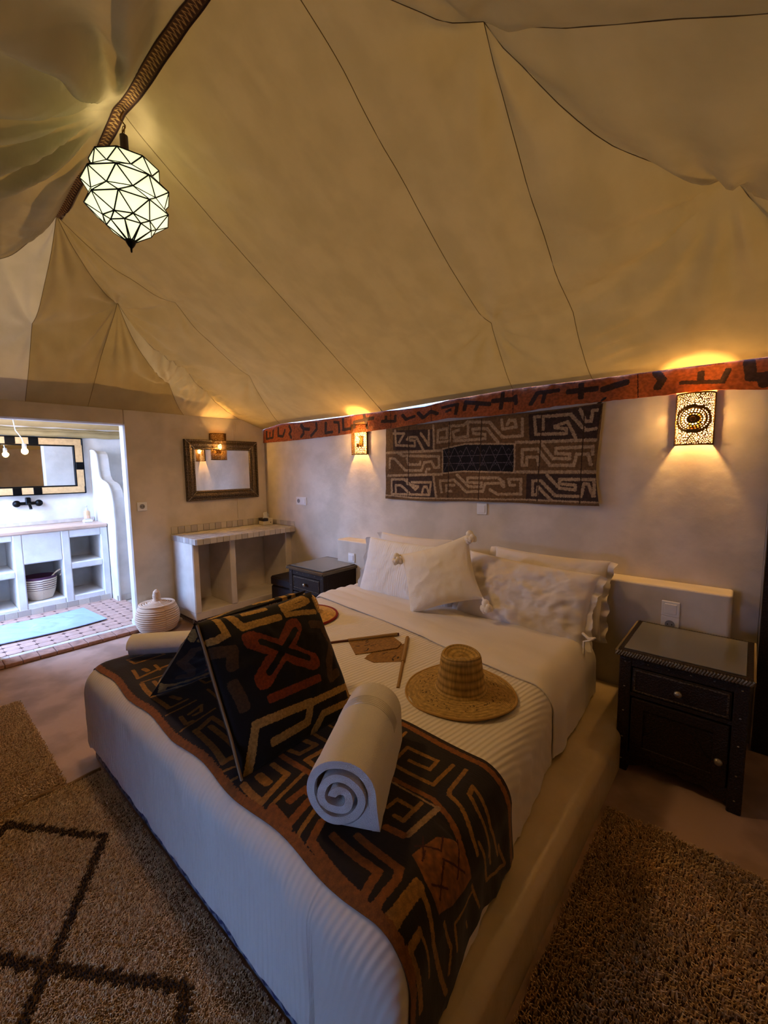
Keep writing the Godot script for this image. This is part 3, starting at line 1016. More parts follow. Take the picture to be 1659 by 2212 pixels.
func rugs() -> void:
	var cream := Color(0.86, 0.62, 0.34)
	var sand := Color(0.78, 0.53, 0.28)
	# lozenges in dark brown on the rug at the foot of the bed
	var lines := [[-2.245, -0.19, -1.865, -0.435], [-1.865, -0.435, -1.476, -0.18], [-1.476, -0.18, -1.12, -0.42], [-1.12, -0.42, -0.75, -0.18], [-0.75, -0.18, -0.37, -0.42], [-0.37, -0.42, 0.0, -0.18], [-2.245, -0.19, -1.865, 0.07], [-1.865, 0.07, -1.476, -0.18], [-1.476, -0.18, -1.12, 0.08], [-1.12, 0.08, -0.75, -0.18], [-0.75, -0.18, -0.37, 0.08], [-0.37, 0.08, 0.0, -0.18]]
	var r := thing("lozenge_rug", "cream pile rug with dark brown lozenge lines at the foot of the bed", "rug")
	backing(r, -2.325, 0.05, -0.555, 1.0, Color(0.42, 0.31, 0.19))
	tufts("pile", r, -2.325, -0.35, -0.555, 0.32, 0.0085, 0.011, func(x: float, z: float) -> Color:
		var q := Vector2(x, z)
		for l in lines:
			if dist2(q, Vector2(l[0], l[1]), Vector2(l[2], l[3])) < 0.0165 + 0.005 * sin(x * 260.0 + z * 170.0):
				return Color(0.042, 0.022, 0.016)
		var k := 1.0 - 0.16 * maxf(0.0, sin(z * 330.0 + 2.0 * warp.get_noise_2d(x * 3.0, z * 3.0)))
		return Color(cream.r * k, cream.g * k, cream.b * k), 5, 1.2)
	var f := Geo.new()
	var edge := []
	for i in 40:
		edge.append(Vector3(-2.325 + 0.006 * sin(i * 0.7), 0.012 + 0.004 * sin(i * 1.3), lerpf(-0.55, 0.95, i / 39.0)))
	tube(f, edge, 0.009, 6)
	put(f, "bound_edge", surf(Color(0.50, 0.38, 0.24), 0.95), r)
	var r2 := thing("plain_rug", "plain sand coloured ribbed rug between the foot of the bed and the bathroom door", "rug")
	backing(r2, -3.455, -2.34, -0.42, 0.9, Color(0.40, 0.29, 0.19))
	tufts("pile", r2, -3.455, -2.34, -0.42, 0.12, 0.0095, 0.012, func(x: float, z: float) -> Color:
		var k := 1.0 - 0.2 * maxf(0.0, sin(x * 260.0 + 3.0 * warp.get_noise_2d(x * 3.0, z * 3.0)))
		return Color(0.86 * k, 0.63 * k, 0.40 * k), 9, 0.3)
	var r3 := thing("shaggy_rug", "shaggy beige rug on the floor beside the bed, in front of the dark bedside cabinet", "rug")
	backing(r3, -0.395, 0.46, -1.875, 0.9, Color(0.30, 0.21, 0.12))
	tufts("pile", r3, -0.395, 0.46, -1.875, 0.1, 0.0115, 0.024, func(x: float, z: float) -> Color:
		var k := 0.9 + 0.25 * warp.get_noise_2d(x * 3.0, z * 3.0)
		return Color(sand.r * k, sand.g * k, sand.b * k), 13, -0.9)


# ---------------------------------------------------------------- masonry desk under the mirror
func desk() -> void:
	var d := thing("desk", "built-in plastered desk with tiled top under the silver framed mirror", "desk")
	var lp := Geo.new()
	span(lp, -4.229, -3.80, 0.14, 0.79, -1.79, -1.73, 0.008)
	put(lp, "side_panel", M.plaster, d)
	lp = Geo.new()
	span(lp, -4.229, -3.80, 0.14, 0.79, -2.155, -2.095, 0.008)
	put(lp, "divider", M.plaster, d)
	lp = Geo.new()
	span(lp, -4.229, -3.80, 0.14, 0.79, -2.82, -2.745, 0.008)
	put(lp, "side_panel", M.plaster, d)
	lp = Geo.new()
	span(lp, -4.229, -3.81, 0.07, 0.145, -2.82, -1.735, 0.006)
	put(lp, "base", M.plaster, d)
	lp = Geo.new()
	span(lp, -4.229, -3.93, 0.0, 0.075, -2.82, -1.76, 0.004)
	put(lp, "plinth", M.plaster, d)
	lp = Geo.new()
	span(lp, -4.229, -3.722, 0.79, 0.834, -2.82, -1.735, 0.0)
	var top := put(lp, "top", M.grout, d)
	var ge := Geo.new()
	box(ge, Vector3.ZERO, Vector3(0.010, 0.052, 0.0605), 0.0025)
	var em := ge.mesh()
	var gt := Geo.new()
	box(gt, Vector3.ZERO, Vector3(0.0605, 0.008, 0.0605), 0.002)
	var tm := gt.mesh()
	for k in 17:
		var z := -1.762 - k * 0.0635
		put(em, "tile", M["zellige%d" % ((k * 5 + k / 3) % 4)], top, Vector3(-3.717 + 0.001 * (k % 3), 0.813, z))
		for j in 8:
			var o := put(tm, "tile", M["zellige%d" % ((k * 3 + j * 7 + (k * j) % 5) % 4)], top, Vector3(-3.752 - j * 0.0635, 0.8365, z))
			o.rotation = Vector3(0.02 * sin(k * 3.0 + j), 0, 0.02 * cos(k + j * 2.0))
		var up := put(em, "tile", M["zellige%d" % ((k * 7 + 2) % 4)], top, Vector3(-4.225, 0.876, z))
		up.scale = Vector3(1, 1.35, 1)
	for j in 8:
		var s := put(em, "tile", M["zellige%d" % ((j * 3 + 1) % 4)], top, Vector3(-3.752 - j * 0.0635, 0.813, -1.729))
		s.rotation.y = PI / 2
		var u := put(em, "tile", M["zellige%d" % ((j * 5 + 2) % 4)], top, Vector3(-3.752 - j * 0.0635, 0.868, -2.808))
		u.rotation.y = PI / 2
	# printed skirting tiles round the plinth
	var im := Image.create_empty(96, 64, false, Image.FORMAT_RGBA8)
	im.fill(Color(0.60, 0.56, 0.55))
	for k in 3:
		var x := k * 32.0
		stroke(im, [x + 4, 14, x + 16, 30, x + 28, 14], 7.0, Color(0.25, 0.21, 0.27), 1.0, 1.0)
		stroke(im, [x + 4, 50, x + 16, 36, x + 28, 50], 7.0, Color(0.28, 0.24, 0.30), 1.0, 1.0)
	var pm := surf(Color.WHITE, 0.45, {"tex": tex(im)})
	var gp := Geo.new()
	gp.quad(Vector3(-0.048, -0.035, 0.006), Vector3(-0.048, 0.035, 0.006), Vector3(0.048, 0.035, 0.006), Vector3(0.048, -0.035, 0.006))
	gp.uv = PackedVector2Array([Vector2(0, 1), Vector2(0, 0), Vector2(1, 0), Vector2(1, 1)])
	box(gp, Vector3(0, 0, 0.0015), Vector3(0.097, 0.07, 0.008), 0.001)
	var sm := gp.mesh()
	for k in 3:
		put(sm, "tile", pm, d, Vector3(-4.18 + k * 0.0985, 0.037, -1.760))
	for k in 10:
		var o := put(sm, "tile", pm, d, Vector3(-3.929, 0.037, -1.81 - k * 0.0985))
		o.rotation.y = PI / 2


# ---------------------------------------------------------------- bathroom vanity and its shouldered end wall
func vanity() -> void:
	var v := thing("vanity", "white masonry washstand with open niches in the bathroom", "vanity")
	var g := Geo.new()
	var b := 0.01
	# uprights between niches, then rails
	for q in [[-1.53, -1.46, 0.02, 0.85], [-1.18, -1.105, 0.02, 0.85], [-0.795, -0.72, 0.02, 0.85], [-0.44, -0.36, 0.02, 0.85], [0.0, 0.08, 0.02, 0.85], [0.18, 0.25, 0.02, 0.85]]:
		span(g, -5.849, -5.40, q[2], q[3], q[0], q[1], b)
	for q in [[-1.465, -1.175, 0.02, 0.145], [-1.465, -1.175, 0.43, 0.50], [-1.465, -1.175, 0.765, 0.85], [-1.11, -0.79, 0.02, 0.145], [-1.11, -0.79, 0.543, 0.85], [-0.725, -0.435, 0.02, 0.12], [-0.725, -0.435, 0.424, 0.493], [-0.725, -0.435, 0.785, 0.85], [-0.365, 0.005, 0.02, 0.145], [-0.365, 0.005, 0.543, 0.85], [0.075, 0.185, 0.02, 0.85]]:
		span(g, -5.849, -5.403, q[2], q[3], q[0], q[1], b)
	put(g, "body", M.lime, v)
	g = Geo.new()
	span(g, -5.849, -5.385, 0.845, 0.887, -1.53, 0.26, 0.01)
	put(g, "counter", surf(Color(0.79, 0.67, 0.58), 0.35, {"tex": (M.tadelakt as StandardMaterial3D).albedo_texture, "tri": 1.0}), v)
	g = Geo.new()
	span(g, -5.848, -5.832, 0.887, 0.93, -1.53, 0.26, 0.004)
	put(g, "upstand", M.border_tile, v)
	var gs := Geo.new()
	box(gs, Vector3.ZERO, Vector3(0.010, 0.062, 0.098), 0.002)
	var sm := gs.mesh()
	for k in 17:
		put(sm, "tile", M["zellige%d" % ((k * 3) % 4)], v, Vector3(-5.398, 0.061, -1.46 + k * 0.1))
	var p := thing("shouldered_partition", "white plaster partition with a stepped curving shoulder at the end of the washstand", "partition")
	var poly := PackedVector2Array()
	var steps := [[-5.86, 0.02], [-5.235, 0.02], [-5.225, 0.5], [-5.20, 0.86], [-5.215, 1.08], [-5.235, 1.17], [-5.275, 1.25], [-5.34, 1.305], [-5.42, 1.33], [-5.50, 1.342], [-5.555, 1.36], [-5.60, 1.40], [-5.625, 1.46], [-5.635, 1.53], [-5.645, 1.60], [-5.67, 1.65], [-5.72, 1.68], [-5.79, 1.69], [-5.86, 1.69]]
	for q in steps:
		poly.append(Vector2(q[0], q[1]))
	g = Geo.new()
	prism(g, poly, 0.13, Transform3D(Basis(), Vector3(0, 0, -1.665)))
	put(g, "panel", M.lime, p)
	g = Geo.new()
	# rounded lip along the curved edge
	var rim := []
	for i in range(1, steps.size()):
		rim.append(Vector3(steps[i][0] + 0.002, steps[i][1], -1.55))
	tube(g, rim, 0.018, 8)
	put(g, "lip", M.lime, p)
	for k in 2:
		put(sm, "tile", M["zellige%d" % (k + 1)], p, Vector3(-5.228, 0.06, -1.575 - k * 0.07))
	# patterned skirting on the end wall of the bathroom
	var im := Image.create_empty(64, 64, false, Image.FORMAT_RGBA8)
	im.fill(Color(0.13, 0.12, 0.12))
	stroke(im, [32, 4, 60, 32, 32, 60, 4, 32, 32, 4], 8.0, Color(0.72, 0.66, 0.58), 1.0, 0.5)
	stroke(im, [26, 32, 38, 32], 12.0, Color(0.55, 0.40, 0.3), 1.0, 0.5)
	var km := surf(Color.WHITE, 0.4, {"tex": tex(im)})
	var gk := Geo.new()
	gk.quad(Vector3(-0.062, -0.062, 0.006), Vector3(-0.062, 0.062, 0.006), Vector3(0.062, 0.062, 0.006), Vector3(0.062, -0.062, 0.006))
	box(gk, Vector3(0, 0, 0.001), Vector3(0.125, 0.125, 0.009), 0.001)
	var kmm := gk.mesh()
	var wall := get_node("wall_bathroom_end")
	for k in 11:
		put(kmm, "tile", km, wall, Vector3(-5.7 + k * 0.127, 0.145, -2.298))
		put(kmm, "tile", km, wall, Vector3(-5.7 + k * 0.127, 0.272, -2.298))


func bath_things() -> void:
	# wide mirror with a bone and black frame over the washstand
	var o := thing("bathroom_mirror", "wide mirror in a pale bone frame with black inlays over the washstand", "mirror", Vector3(-5.85, 1.52, -0.6))
	var w := 0.86
	var h := 0.305
	var g := Geo.new()
	g.quad(Vector3(0.03, -h + 0.08, w - 0.08), Vector3(0.03, h - 0.08, w - 0.08), Vector3(0.03, h - 0.08, -w + 0.08), Vector3(0.03, -h + 0.08, -w + 0.08))
	put(g, "mirror_glass", M.looking_glass, o)
	var bone := surf(Color(0.80, 0.66, 0.46), 0.5, {"tex": (M.plaster as StandardMaterial3D).albedo_texture, "tri": 6.0})
	for s in [-1, 1]:
		g = Geo.new()
		box(g, Vector3(0.025, s * (h - 0.04), 0), Vector3(0.05, 0.072, w * 2 - 0.02), 0.004)
		put(g, "frame_rail", bone, o)
		g = Geo.new()
		box(g, Vector3(0.025, 0, s * (w - 0.04)), Vector3(0.05, h * 2 - 0.14, 0.072), 0.004)
		put(g, "frame_rail", bone, o)
		g = Geo.new()
		box(g, Vector3(0.024, s * h, 0), Vector3(0.052, 0.012, w * 2 + 0.008), 0.003)
		put(g, "black_edge", M.black_metal, o)
		g = Geo.new()
		box(g, Vector3(0.024, 0, s * w), Vector3(0.052, h * 2 + 0.008, 0.012), 0.003)
		put(g, "black_edge", M.black_metal, o)
		g = Geo.new()
		box(g, Vector3(0.026, s * (h - 0.083), 0), Vector3(0.052, 0.014, w * 2 - 0.15), 0.003)
		put(g, "black_edge", M.black_metal, o)
		g = Geo.new()
		box(g, Vector3(0.026, 0, s * (w - 0.083)), Vector3(0.052, h * 2 - 0.16, 0.014), 0.003)
		put(g, "black_edge", M.black_metal, o)
	for q in [[1, -0.425, 0.085], [1, -0.235, 0.085], [-1, -0.425, 0.075], [-1, -0.255, 0.075], [1, 0.05, 0.085], [-1, 0.05, 0.085]]:
		g = Geo.new()
		box(g, Vector3(0.0265, q[0] * (h - 0.04), q[1]), Vector3(0.052, 0.07, q[2]), 0.003)
		put(g, "black_inlay", M.black_metal, o)
	for s in [-1, 1]:
		g = Geo.new()
		box(g, Vector3(0.0265, 0.0, s * (w - 0.04)), Vector3(0.052, 0.085, 0.07), 0.003)
		put(g, "black_inlay", M.black_metal, o)
	# wall tap
	var t := thing("wall_tap", "black wall-mounted mixer tap with two round handles under the bathroom mirror", "tap", Vector3(-5.85, 1.125, -0.935))
	g = Geo.new()
	tube(g, [Vector3(0.03, 0, -0.10), Vector3(0.03, 0, 0.10)], 0.017, 12)
	put(g, "body", M.black_metal, t)
	for s in [-1, 1]:
		g = Geo.new()
		lathe(g, [Vector2(0.001, 0), Vector2(0.034, 0.002), Vector2(0.036, 0.01), Vector2(0.03, 0.035), Vector2(0.001, 0.04)], 16, Transform3D(Basis(Vector3(0, 0, 1), -PI / 2), Vector3(0.015, 0, s * 0.092)))
		put(g, "handle", M.black_metal, t)
	g = Geo.new()
	box(g, Vector3(0.045, 0.025, 0), Vector3(0.05, 0.08, 0.045), 0.008)
	tube(g, [Vector3(0.06, 0, 0), Vector3(0.11, -0.012, 0), Vector3(0.15, -0.04, 0), Vector3(0.155, -0.055, 0)], 0.013, 10)
	put(g, "spout", M.black_metal, t)
	# bottle on the washstand
	var bo := thing("soap_bottle", "small amber soap bottle with a pump on the washstand", "bottle", Vector3(-5.72, 0.887, -1.43))
	g = Geo.new()
	lathe(g, [Vector2(0.0001, 0.0), Vector2(0.030, 0.0), Vector2(0.031, 0.02), Vector2(0.031, 0.11), Vector2(0.022, 0.125), Vector2(0.012, 0.13), Vector2(0.0001, 0.13)], 20)
	put(g, "body", surf(Color(0.80, 0.66, 0.5), 0.25), bo)
	g = Geo.new()
	lathe(g, [Vector2(0.0001, 0.128), Vector2(0.013, 0.128), Vector2(0.013, 0.15), Vector2(0.004, 0.152), Vector2(0.004, 0.175), Vector2(0.012, 0.176), Vector2(0.012, 0.184), Vector2(0.0001, 0.185)], 14)
	put(g, "pump", surf(Color(0.78, 0.76, 0.74), 0.4), bo)
	g = Geo.new()
	box(g, Vector3(0.0, 0.05, 0.0), Vector3(0.063, 0.05, 0.03), 0.004)
	put(g, "paper_label", surf(Color(0.86, 0.70, 0.58), 0.6), bo)
	var sb := thing("soap_dish", "small white soap dish beside the amber bottle", "dish", Vector3(-5.63, 0.887, -1.41))
	g = Geo.new()
	box(g, Vector3(0, 0.016, 0), Vector3(0.06, 0.032, 0.085), 0.006)
	put(g, "dish", M.white_plastic, sb)
	g = Geo.new()
	box(g, Vector3(0.0, 0.035, 0.0), Vector3(0.04, 0.012, 0.06), 0.004)
	put(g, "soap", surf(Color(0.7, 0.7, 0.66), 0.5), sb)
	# bare bulb hanging in front of the mirror
	var pb := thing("hanging_bulb", "lit bare bulb hanging on a white cord before the bathroom mirror", "light bulb", Vector3(-5.30, 1.655, -0.865))
	g = Geo.new()
	tube(g, [Vector3(0.0, 0.055, 0), Vector3(-0.01, 0.12, 0.01), Vector3(-0.06, 0.2, 0.045), Vector3(-0.1, 0.4, 0.06)], 0.004, 6)
	put(g, "cord", M.white_plastic, pb)
	g = Geo.new()
	lathe(g, [Vector2(0.0001, 0.07), Vector2(0.016, 0.07), Vector2(0.018, 0.03), Vector2(0.0001, 0.028)], 14)
	put(g, "socket", M.white_plastic, pb)
	g = Geo.new()
	ball(g, Vector3(0, 0, 0), 0.028, 16, 1.15)
	put(g, "glass_bulb", M.bulb, pb)
	lamp("bathroom_bulb", pb, Vector3.ZERO, Color(1.0, 0.82, 0.56), 0.12, 0.028)
	# blue bath mat dropped on the tiles
	var bm := thing("bath_mat", "rumpled pale blue towelling bath mat on the bathroom tiles", "bath mat")
	g = Geo.new()
	cloth(g, 60, 90, func(u: float, w: float) -> Vector3:
		var x := lerpf(-4.63, -5.2, u)
		var z := lerpf(-1.25 + 0.05 * u, -0.40, w)
		x += 0.03 * sin(w * 4.0) + 0.02 * w
		var r := 0.020 * absf(warp.get_noise_2d(x * 3.5 + z * 2.0, z * 2.2)) + 0.014 * maxf(0.0, sin(7.0 * x + 9.0 * z + 2.0 * warp.get_noise_2d(x * 3, z * 3)))
		return Vector3(x, 0.042 + r * smoothstep(0.0, 0.15, minf(minf(u, 1 - u), minf(w, 1 - w))), z), 0.007)
	put(g, "mat", M.bathmat, bm)


func lamp(called: String, parent: Node, at: Vector3, c: Color, energy: float, size: float) -> OmniLight3D:
	var l := OmniLight3D.new()
	l.name = called + "_light"
	l.light_color = c
	l.light_energy = energy
	l.light_size = size
	l.omni_range = 12.0
	l.omni_attenuation = 2.0
	l.shadow_enabled = true
	parent.add_child(l, true)
	l.position = at
	return l


# ---------------------------------------------------------------- star lantern hung from the ridge
func pendant() -> void:
	var at := Vector3(-2.255, 2.49, -0.825)
	var o := thing("pendant_lantern", "white faceted glass lantern with dark leading hung from the tent ridge", "pendant lamp", at)
	# rings of points from the finial up: height, radius; every ring is turned half a step from the one below
	var rings := [[0.018, 0.012], [0.075, 0.092], [0.098, 0.108], [0.150, 0.172], [0.192, 0.146], [0.248, 0.180], [0.285, 0.134], [0.338, 0.142], [0.350, 0.070]]
	var n := 9
	var pt := func(j: int, k: int) -> Vector3:
		var a := TAU * (k + (0.5 if j % 2 else 0.0)) / n + 0.2
		return Vector3(rings[j][1] * cos(a), rings[j][0], rings[j][1] * sin(a))
	var glass := surf(Color(0.90, 0.92, 0.89), 0.35, {"back": Color(0.85, 0.85, 0.78), "glow": Color(0.96, 1.0, 0.90), "power": PANE_GLOW})
	var lead := surf(Color(0.06, 0.06, 0.065), 0.45, {"metal": 0.6})
	var gl := Geo.new()
	var faces := []
	for j in rings.size() - 1:
		for k in n:
			var odd := j % 2
			var a: Vector3 = pt.call(j, k)
			var b: Vector3 = pt.call(j, (k + 1) % n)
			var c: Vector3 = pt.call(j + 1, (k + odd) % n)
			var d: Vector3 = pt.call(j + 1, (k + odd + 1) % n)
			faces.append([a, b, c])
			faces.append([c, b, d])
			for e in [[a, b], [b, c], [c, d] if j == rings.size() - 2 else [a, c]]:
				tube(gl, e, 0.0029, 5)
	# pyramids raised on the middle rows give the broken outline
	for f in faces:
		var g := Geo.new()
		var mid: Vector3 = (f[0] + f[1] + f[2]) / 3.0
		var p := []
		for q in f:
			p.append(mid + (q - mid) * 0.985)
		var nn: Vector3 = (p[1] - p[0]).cross(p[2] - p[0]).normalized()
		if nn.dot(Vector3(mid.x, 0, mid.z)) < 0:
			nn = -nn
		var inner := [p[0] - nn * 0.0018, p[1] - nn * 0.0018, p[2] - nn * 0.0018]
		g.flat3(p[0], p[1], p[2])
		g.flat3(inner[0], inner[2], inner[1])
		for i in 3:
			g.quad(p[i], inner[i], inner[(i + 1) % 3], p[(i + 1) % 3])
		put(g, "glass_pane", glass, o)
	put(gl, "leading", lead, o)
	var g := Geo.new()
	lathe(g, [Vector2(0.0001, -0.028), Vector2(0.004, -0.024), Vector2(0.005, -0.008), Vector2(0.012, 0.0), Vector2(0.02, 0.014), Vector2(0.024, 0.026), Vector2(0.0001, 0.03)], 12)
	put(g, "finial", lead, o)
	g = Geo.new()
	lathe(g, [Vector2(0.0001, 0.34), Vector2(0.018, 0.34), Vector2(0.017, 0.475), Vector2(0.010, 0.48), Vector2(0.0001, 0.48)], 14)
	put(g, "lamp_holder", surf(Color(0.14, 0.05, 0.035), 0.5), o)
	g = Geo.new()
	var ring := []
	for i in 17:
		var a := TAU * i / 16.0
		ring.append(Vector3(0.016 * cos(a), 0.497 + 0.018 * sin(a), 0))
	tube(g, ring, 0.0018, 5)
	put(g, "hanging_ring", M.brass, o)
	g = Geo.new()
	var cord := []
	for i in 9:
		cord.append(Vector3(0.012 * sin(i * 0.8), 0.48 + i * 0.0125, 0.006 * cos(i * 1.1)))
	tube(g, cord, 0.0035, 6)
	put(g, "cord", M.brass, o)
	g = Geo.new()
	ball(g, Vector3(0, 0.2, 0), 0.04, 14, 1.2)
	put(g, "glass_bulb", surf(Color(1, 1, 0.95), 0.4, {"glow": Color(1.0, 0.96, 0.85), "power": 8.0}), o)
	lamp("lantern_bulb", o, Vector3(0, 0.2, 0), Color(1.0, 0.95, 0.84), LANTERN, 0.04)
	# the bulb sits low, so most of the light leaves through the pale underside
	var down := SpotLight3D.new()
	down.name = "lantern_underside_light"
	down.light_color = Color(1.0, 0.80, 0.54)
	down.light_energy = UNDERSIDE
	down.light_size = 0.1
	down.spot_range = 12.0
	down.spot_attenuation = 2.0
	down.spot_angle = 78.0
	down.spot_angle_attenuation = 0.6
	down.shadow_enabled = true
	o.add_child(down, true)
	down.position = Vector3(0, -0.04, 0)
	down.rotation = Vector3(-PI / 2, 0, 0)


const PANE_GLOW := 0.30
const LANTERN := 0.12
const UNDERSIDE := 1.2
const SCONCE := 0.65


# ---------------------------------------------------------------- pierced brass wall lamps
func pierced(dome: bool) -> ImageTexture:
	var w := 200
	var h := 260
	var im := Image.create_empty(w, h, false, Image.FORMAT_RGBA8)
	im.fill(Color(1, 1, 1, 1))
	var rng := RandomNumberGenerator.new()
	rng.seed = 77
	var mid := Vector2(w * 0.5, h * 0.5)
	var dots := []
	for j in 34:
		for i in 26:
			dots.append(Vector3((i + 0.5 * (j % 2) + rng.randf_range(-0.25, 0.25)) * 8.0, (j + rng.randf_range(-0.25, 0.25)) * 7.8, rng.randf_range(1.9, 2.8)))
	if dome:
		var keep := []
		for d in dots:
			if Vector2(d.x, d.y).distance_to(mid) > 70.0:
				keep.append(d)
		dots = keep
		for q in [[26.0, 16, 3.4], [37.0, 22, 3.2], [46.0, 27, 2.9], [54.0, 32, 2.6]]:
			for k in q[1]:
				var a: float = TAU * k / q[1]
				dots.append(Vector3(mid.x + q[0] * cos(a), mid.y + q[0] * sin(a), q[2]))
	for d in dots:
		for y in range(maxi(0, int(d.y - 5)), mini(h - 1, int(d.y + 5)) + 1):
			for x in range(maxi(0, int(d.x - 5)), mini(w - 1, int(d.x + 5)) + 1):
				if Vector2(x - d.x, y - d.y).length() < d.z and x > 4 and x < w - 5 and y > 4 and y < h - 5:
					im.set_pixel(x, y, Color(1, 1, 1, 0))
	return tex(im)


func sconce(at: Vector3, turn: float, label: String, m: Material, dome: bool) -> void:
	var o := thing("wall_sconce", label, "wall lamp", at, turn, "pierced brass wall lamps")
	var g := Geo.new()
	var bow := func(a: float, y: float, r := 1.0) -> Vector3: return Vector3(0.083 * r * sin(a), y, 0.012 + 0.083 * r * cos(a) * 0.95)
	sheet(g, 28, 2, func(u: float, v: float) -> Vector3: return bow.call(lerpf(-PI / 2, PI / 2, u), lerpf(0.1325, -0.1325, v)))
	put(g, "pierced_shade", m, o)
	g = Geo.new()
	for y in [-0.1325, 0.1325]:
		var rim := []
		for i in 25:
			rim.append(bow.call(lerpf(-PI / 2, PI / 2, i / 24.0), y))
		tube(g, rim, 0.0028, 6)
	for s in [-1, 1]:
		tube(g, [bow.call(s * PI / 2, -0.1325), bow.call(s * PI / 2, 0.1325)], 0.0028, 6)
		box(g, Vector3(s * 0.083, 0, 0.006), Vector3(0.006, 0.265, 0.014), 0.0015)
	put(g, "rim", M.brass, o)
	if dome:
		g = Geo.new()
		var hoop := []
		for i in 33:
			var a := TAU * i / 32.0
			hoop.append(bow.call(0.056 * cos(a) / 0.083, 0.056 * sin(a), 1.06))
		tube(g, hoop, 0.004, 6)
		ball(g, bow.call(0.0, 0.0, 1.06), 0.014, 12)
		put(g, "medallion", M.brass, o)
	g = Geo.new()
	box(g, Vector3(0, -0.01, 0.004), Vector3(0.05, 0.09, 0.008), 0.002)
	lathe(g, [Vector2(0.0001, 0.0), Vector2(0.012, 0.0), Vector2(0.012, 0.03), Vector2(0.0001, 0.03)], 12, Transform3D(Basis(), Vector3(0, -0.065, 0.045)))
	put(g, "lamp_holder", M.brass, o)
	g = Geo.new()
	ball(g, Vector3(0, 0, 0.045), 0.02, 14, 1.5)
	put(g, "glass_bulb", M.bulb, o)
	lamp("sconce_bulb", o, Vector3(0, 0, 0.045), Color(1.0, 0.76, 0.44), SCONCE, 0.02)


func sconces() -> void:
	var m1 := surf(Color(0.45, 0.33, 0.14), 0.35, {"metal": 0.9, "tex": pierced(true)})
	var m2 := surf(Color(0.45, 0.33, 0.14), 0.35, {"metal": 0.9, "tex": pierced(false)})
	for m in [m1, m2]:
		m.transparency = BaseMaterial3D.TRANSPARENCY_ALPHA_SCISSOR
		m.alpha_scissor_threshold = 0.5
	sconce(Vector3(-0.26, 1.685, -2.815), 0.0, "lit pierced brass wall lamp with a round medallion to the right of the wall hanging", m1, true)
	sconce(Vector3(-2.71, 1.708, -2.815), 0.0, "lit pierced brass wall lamp to the left of the wall hanging", m2, false)
	sconce(Vector3(-4.23, 1.692, -2.25), PI / 2, "lit pierced brass wall lamp hanging over the top edge of the silver framed mirror", m2, false)


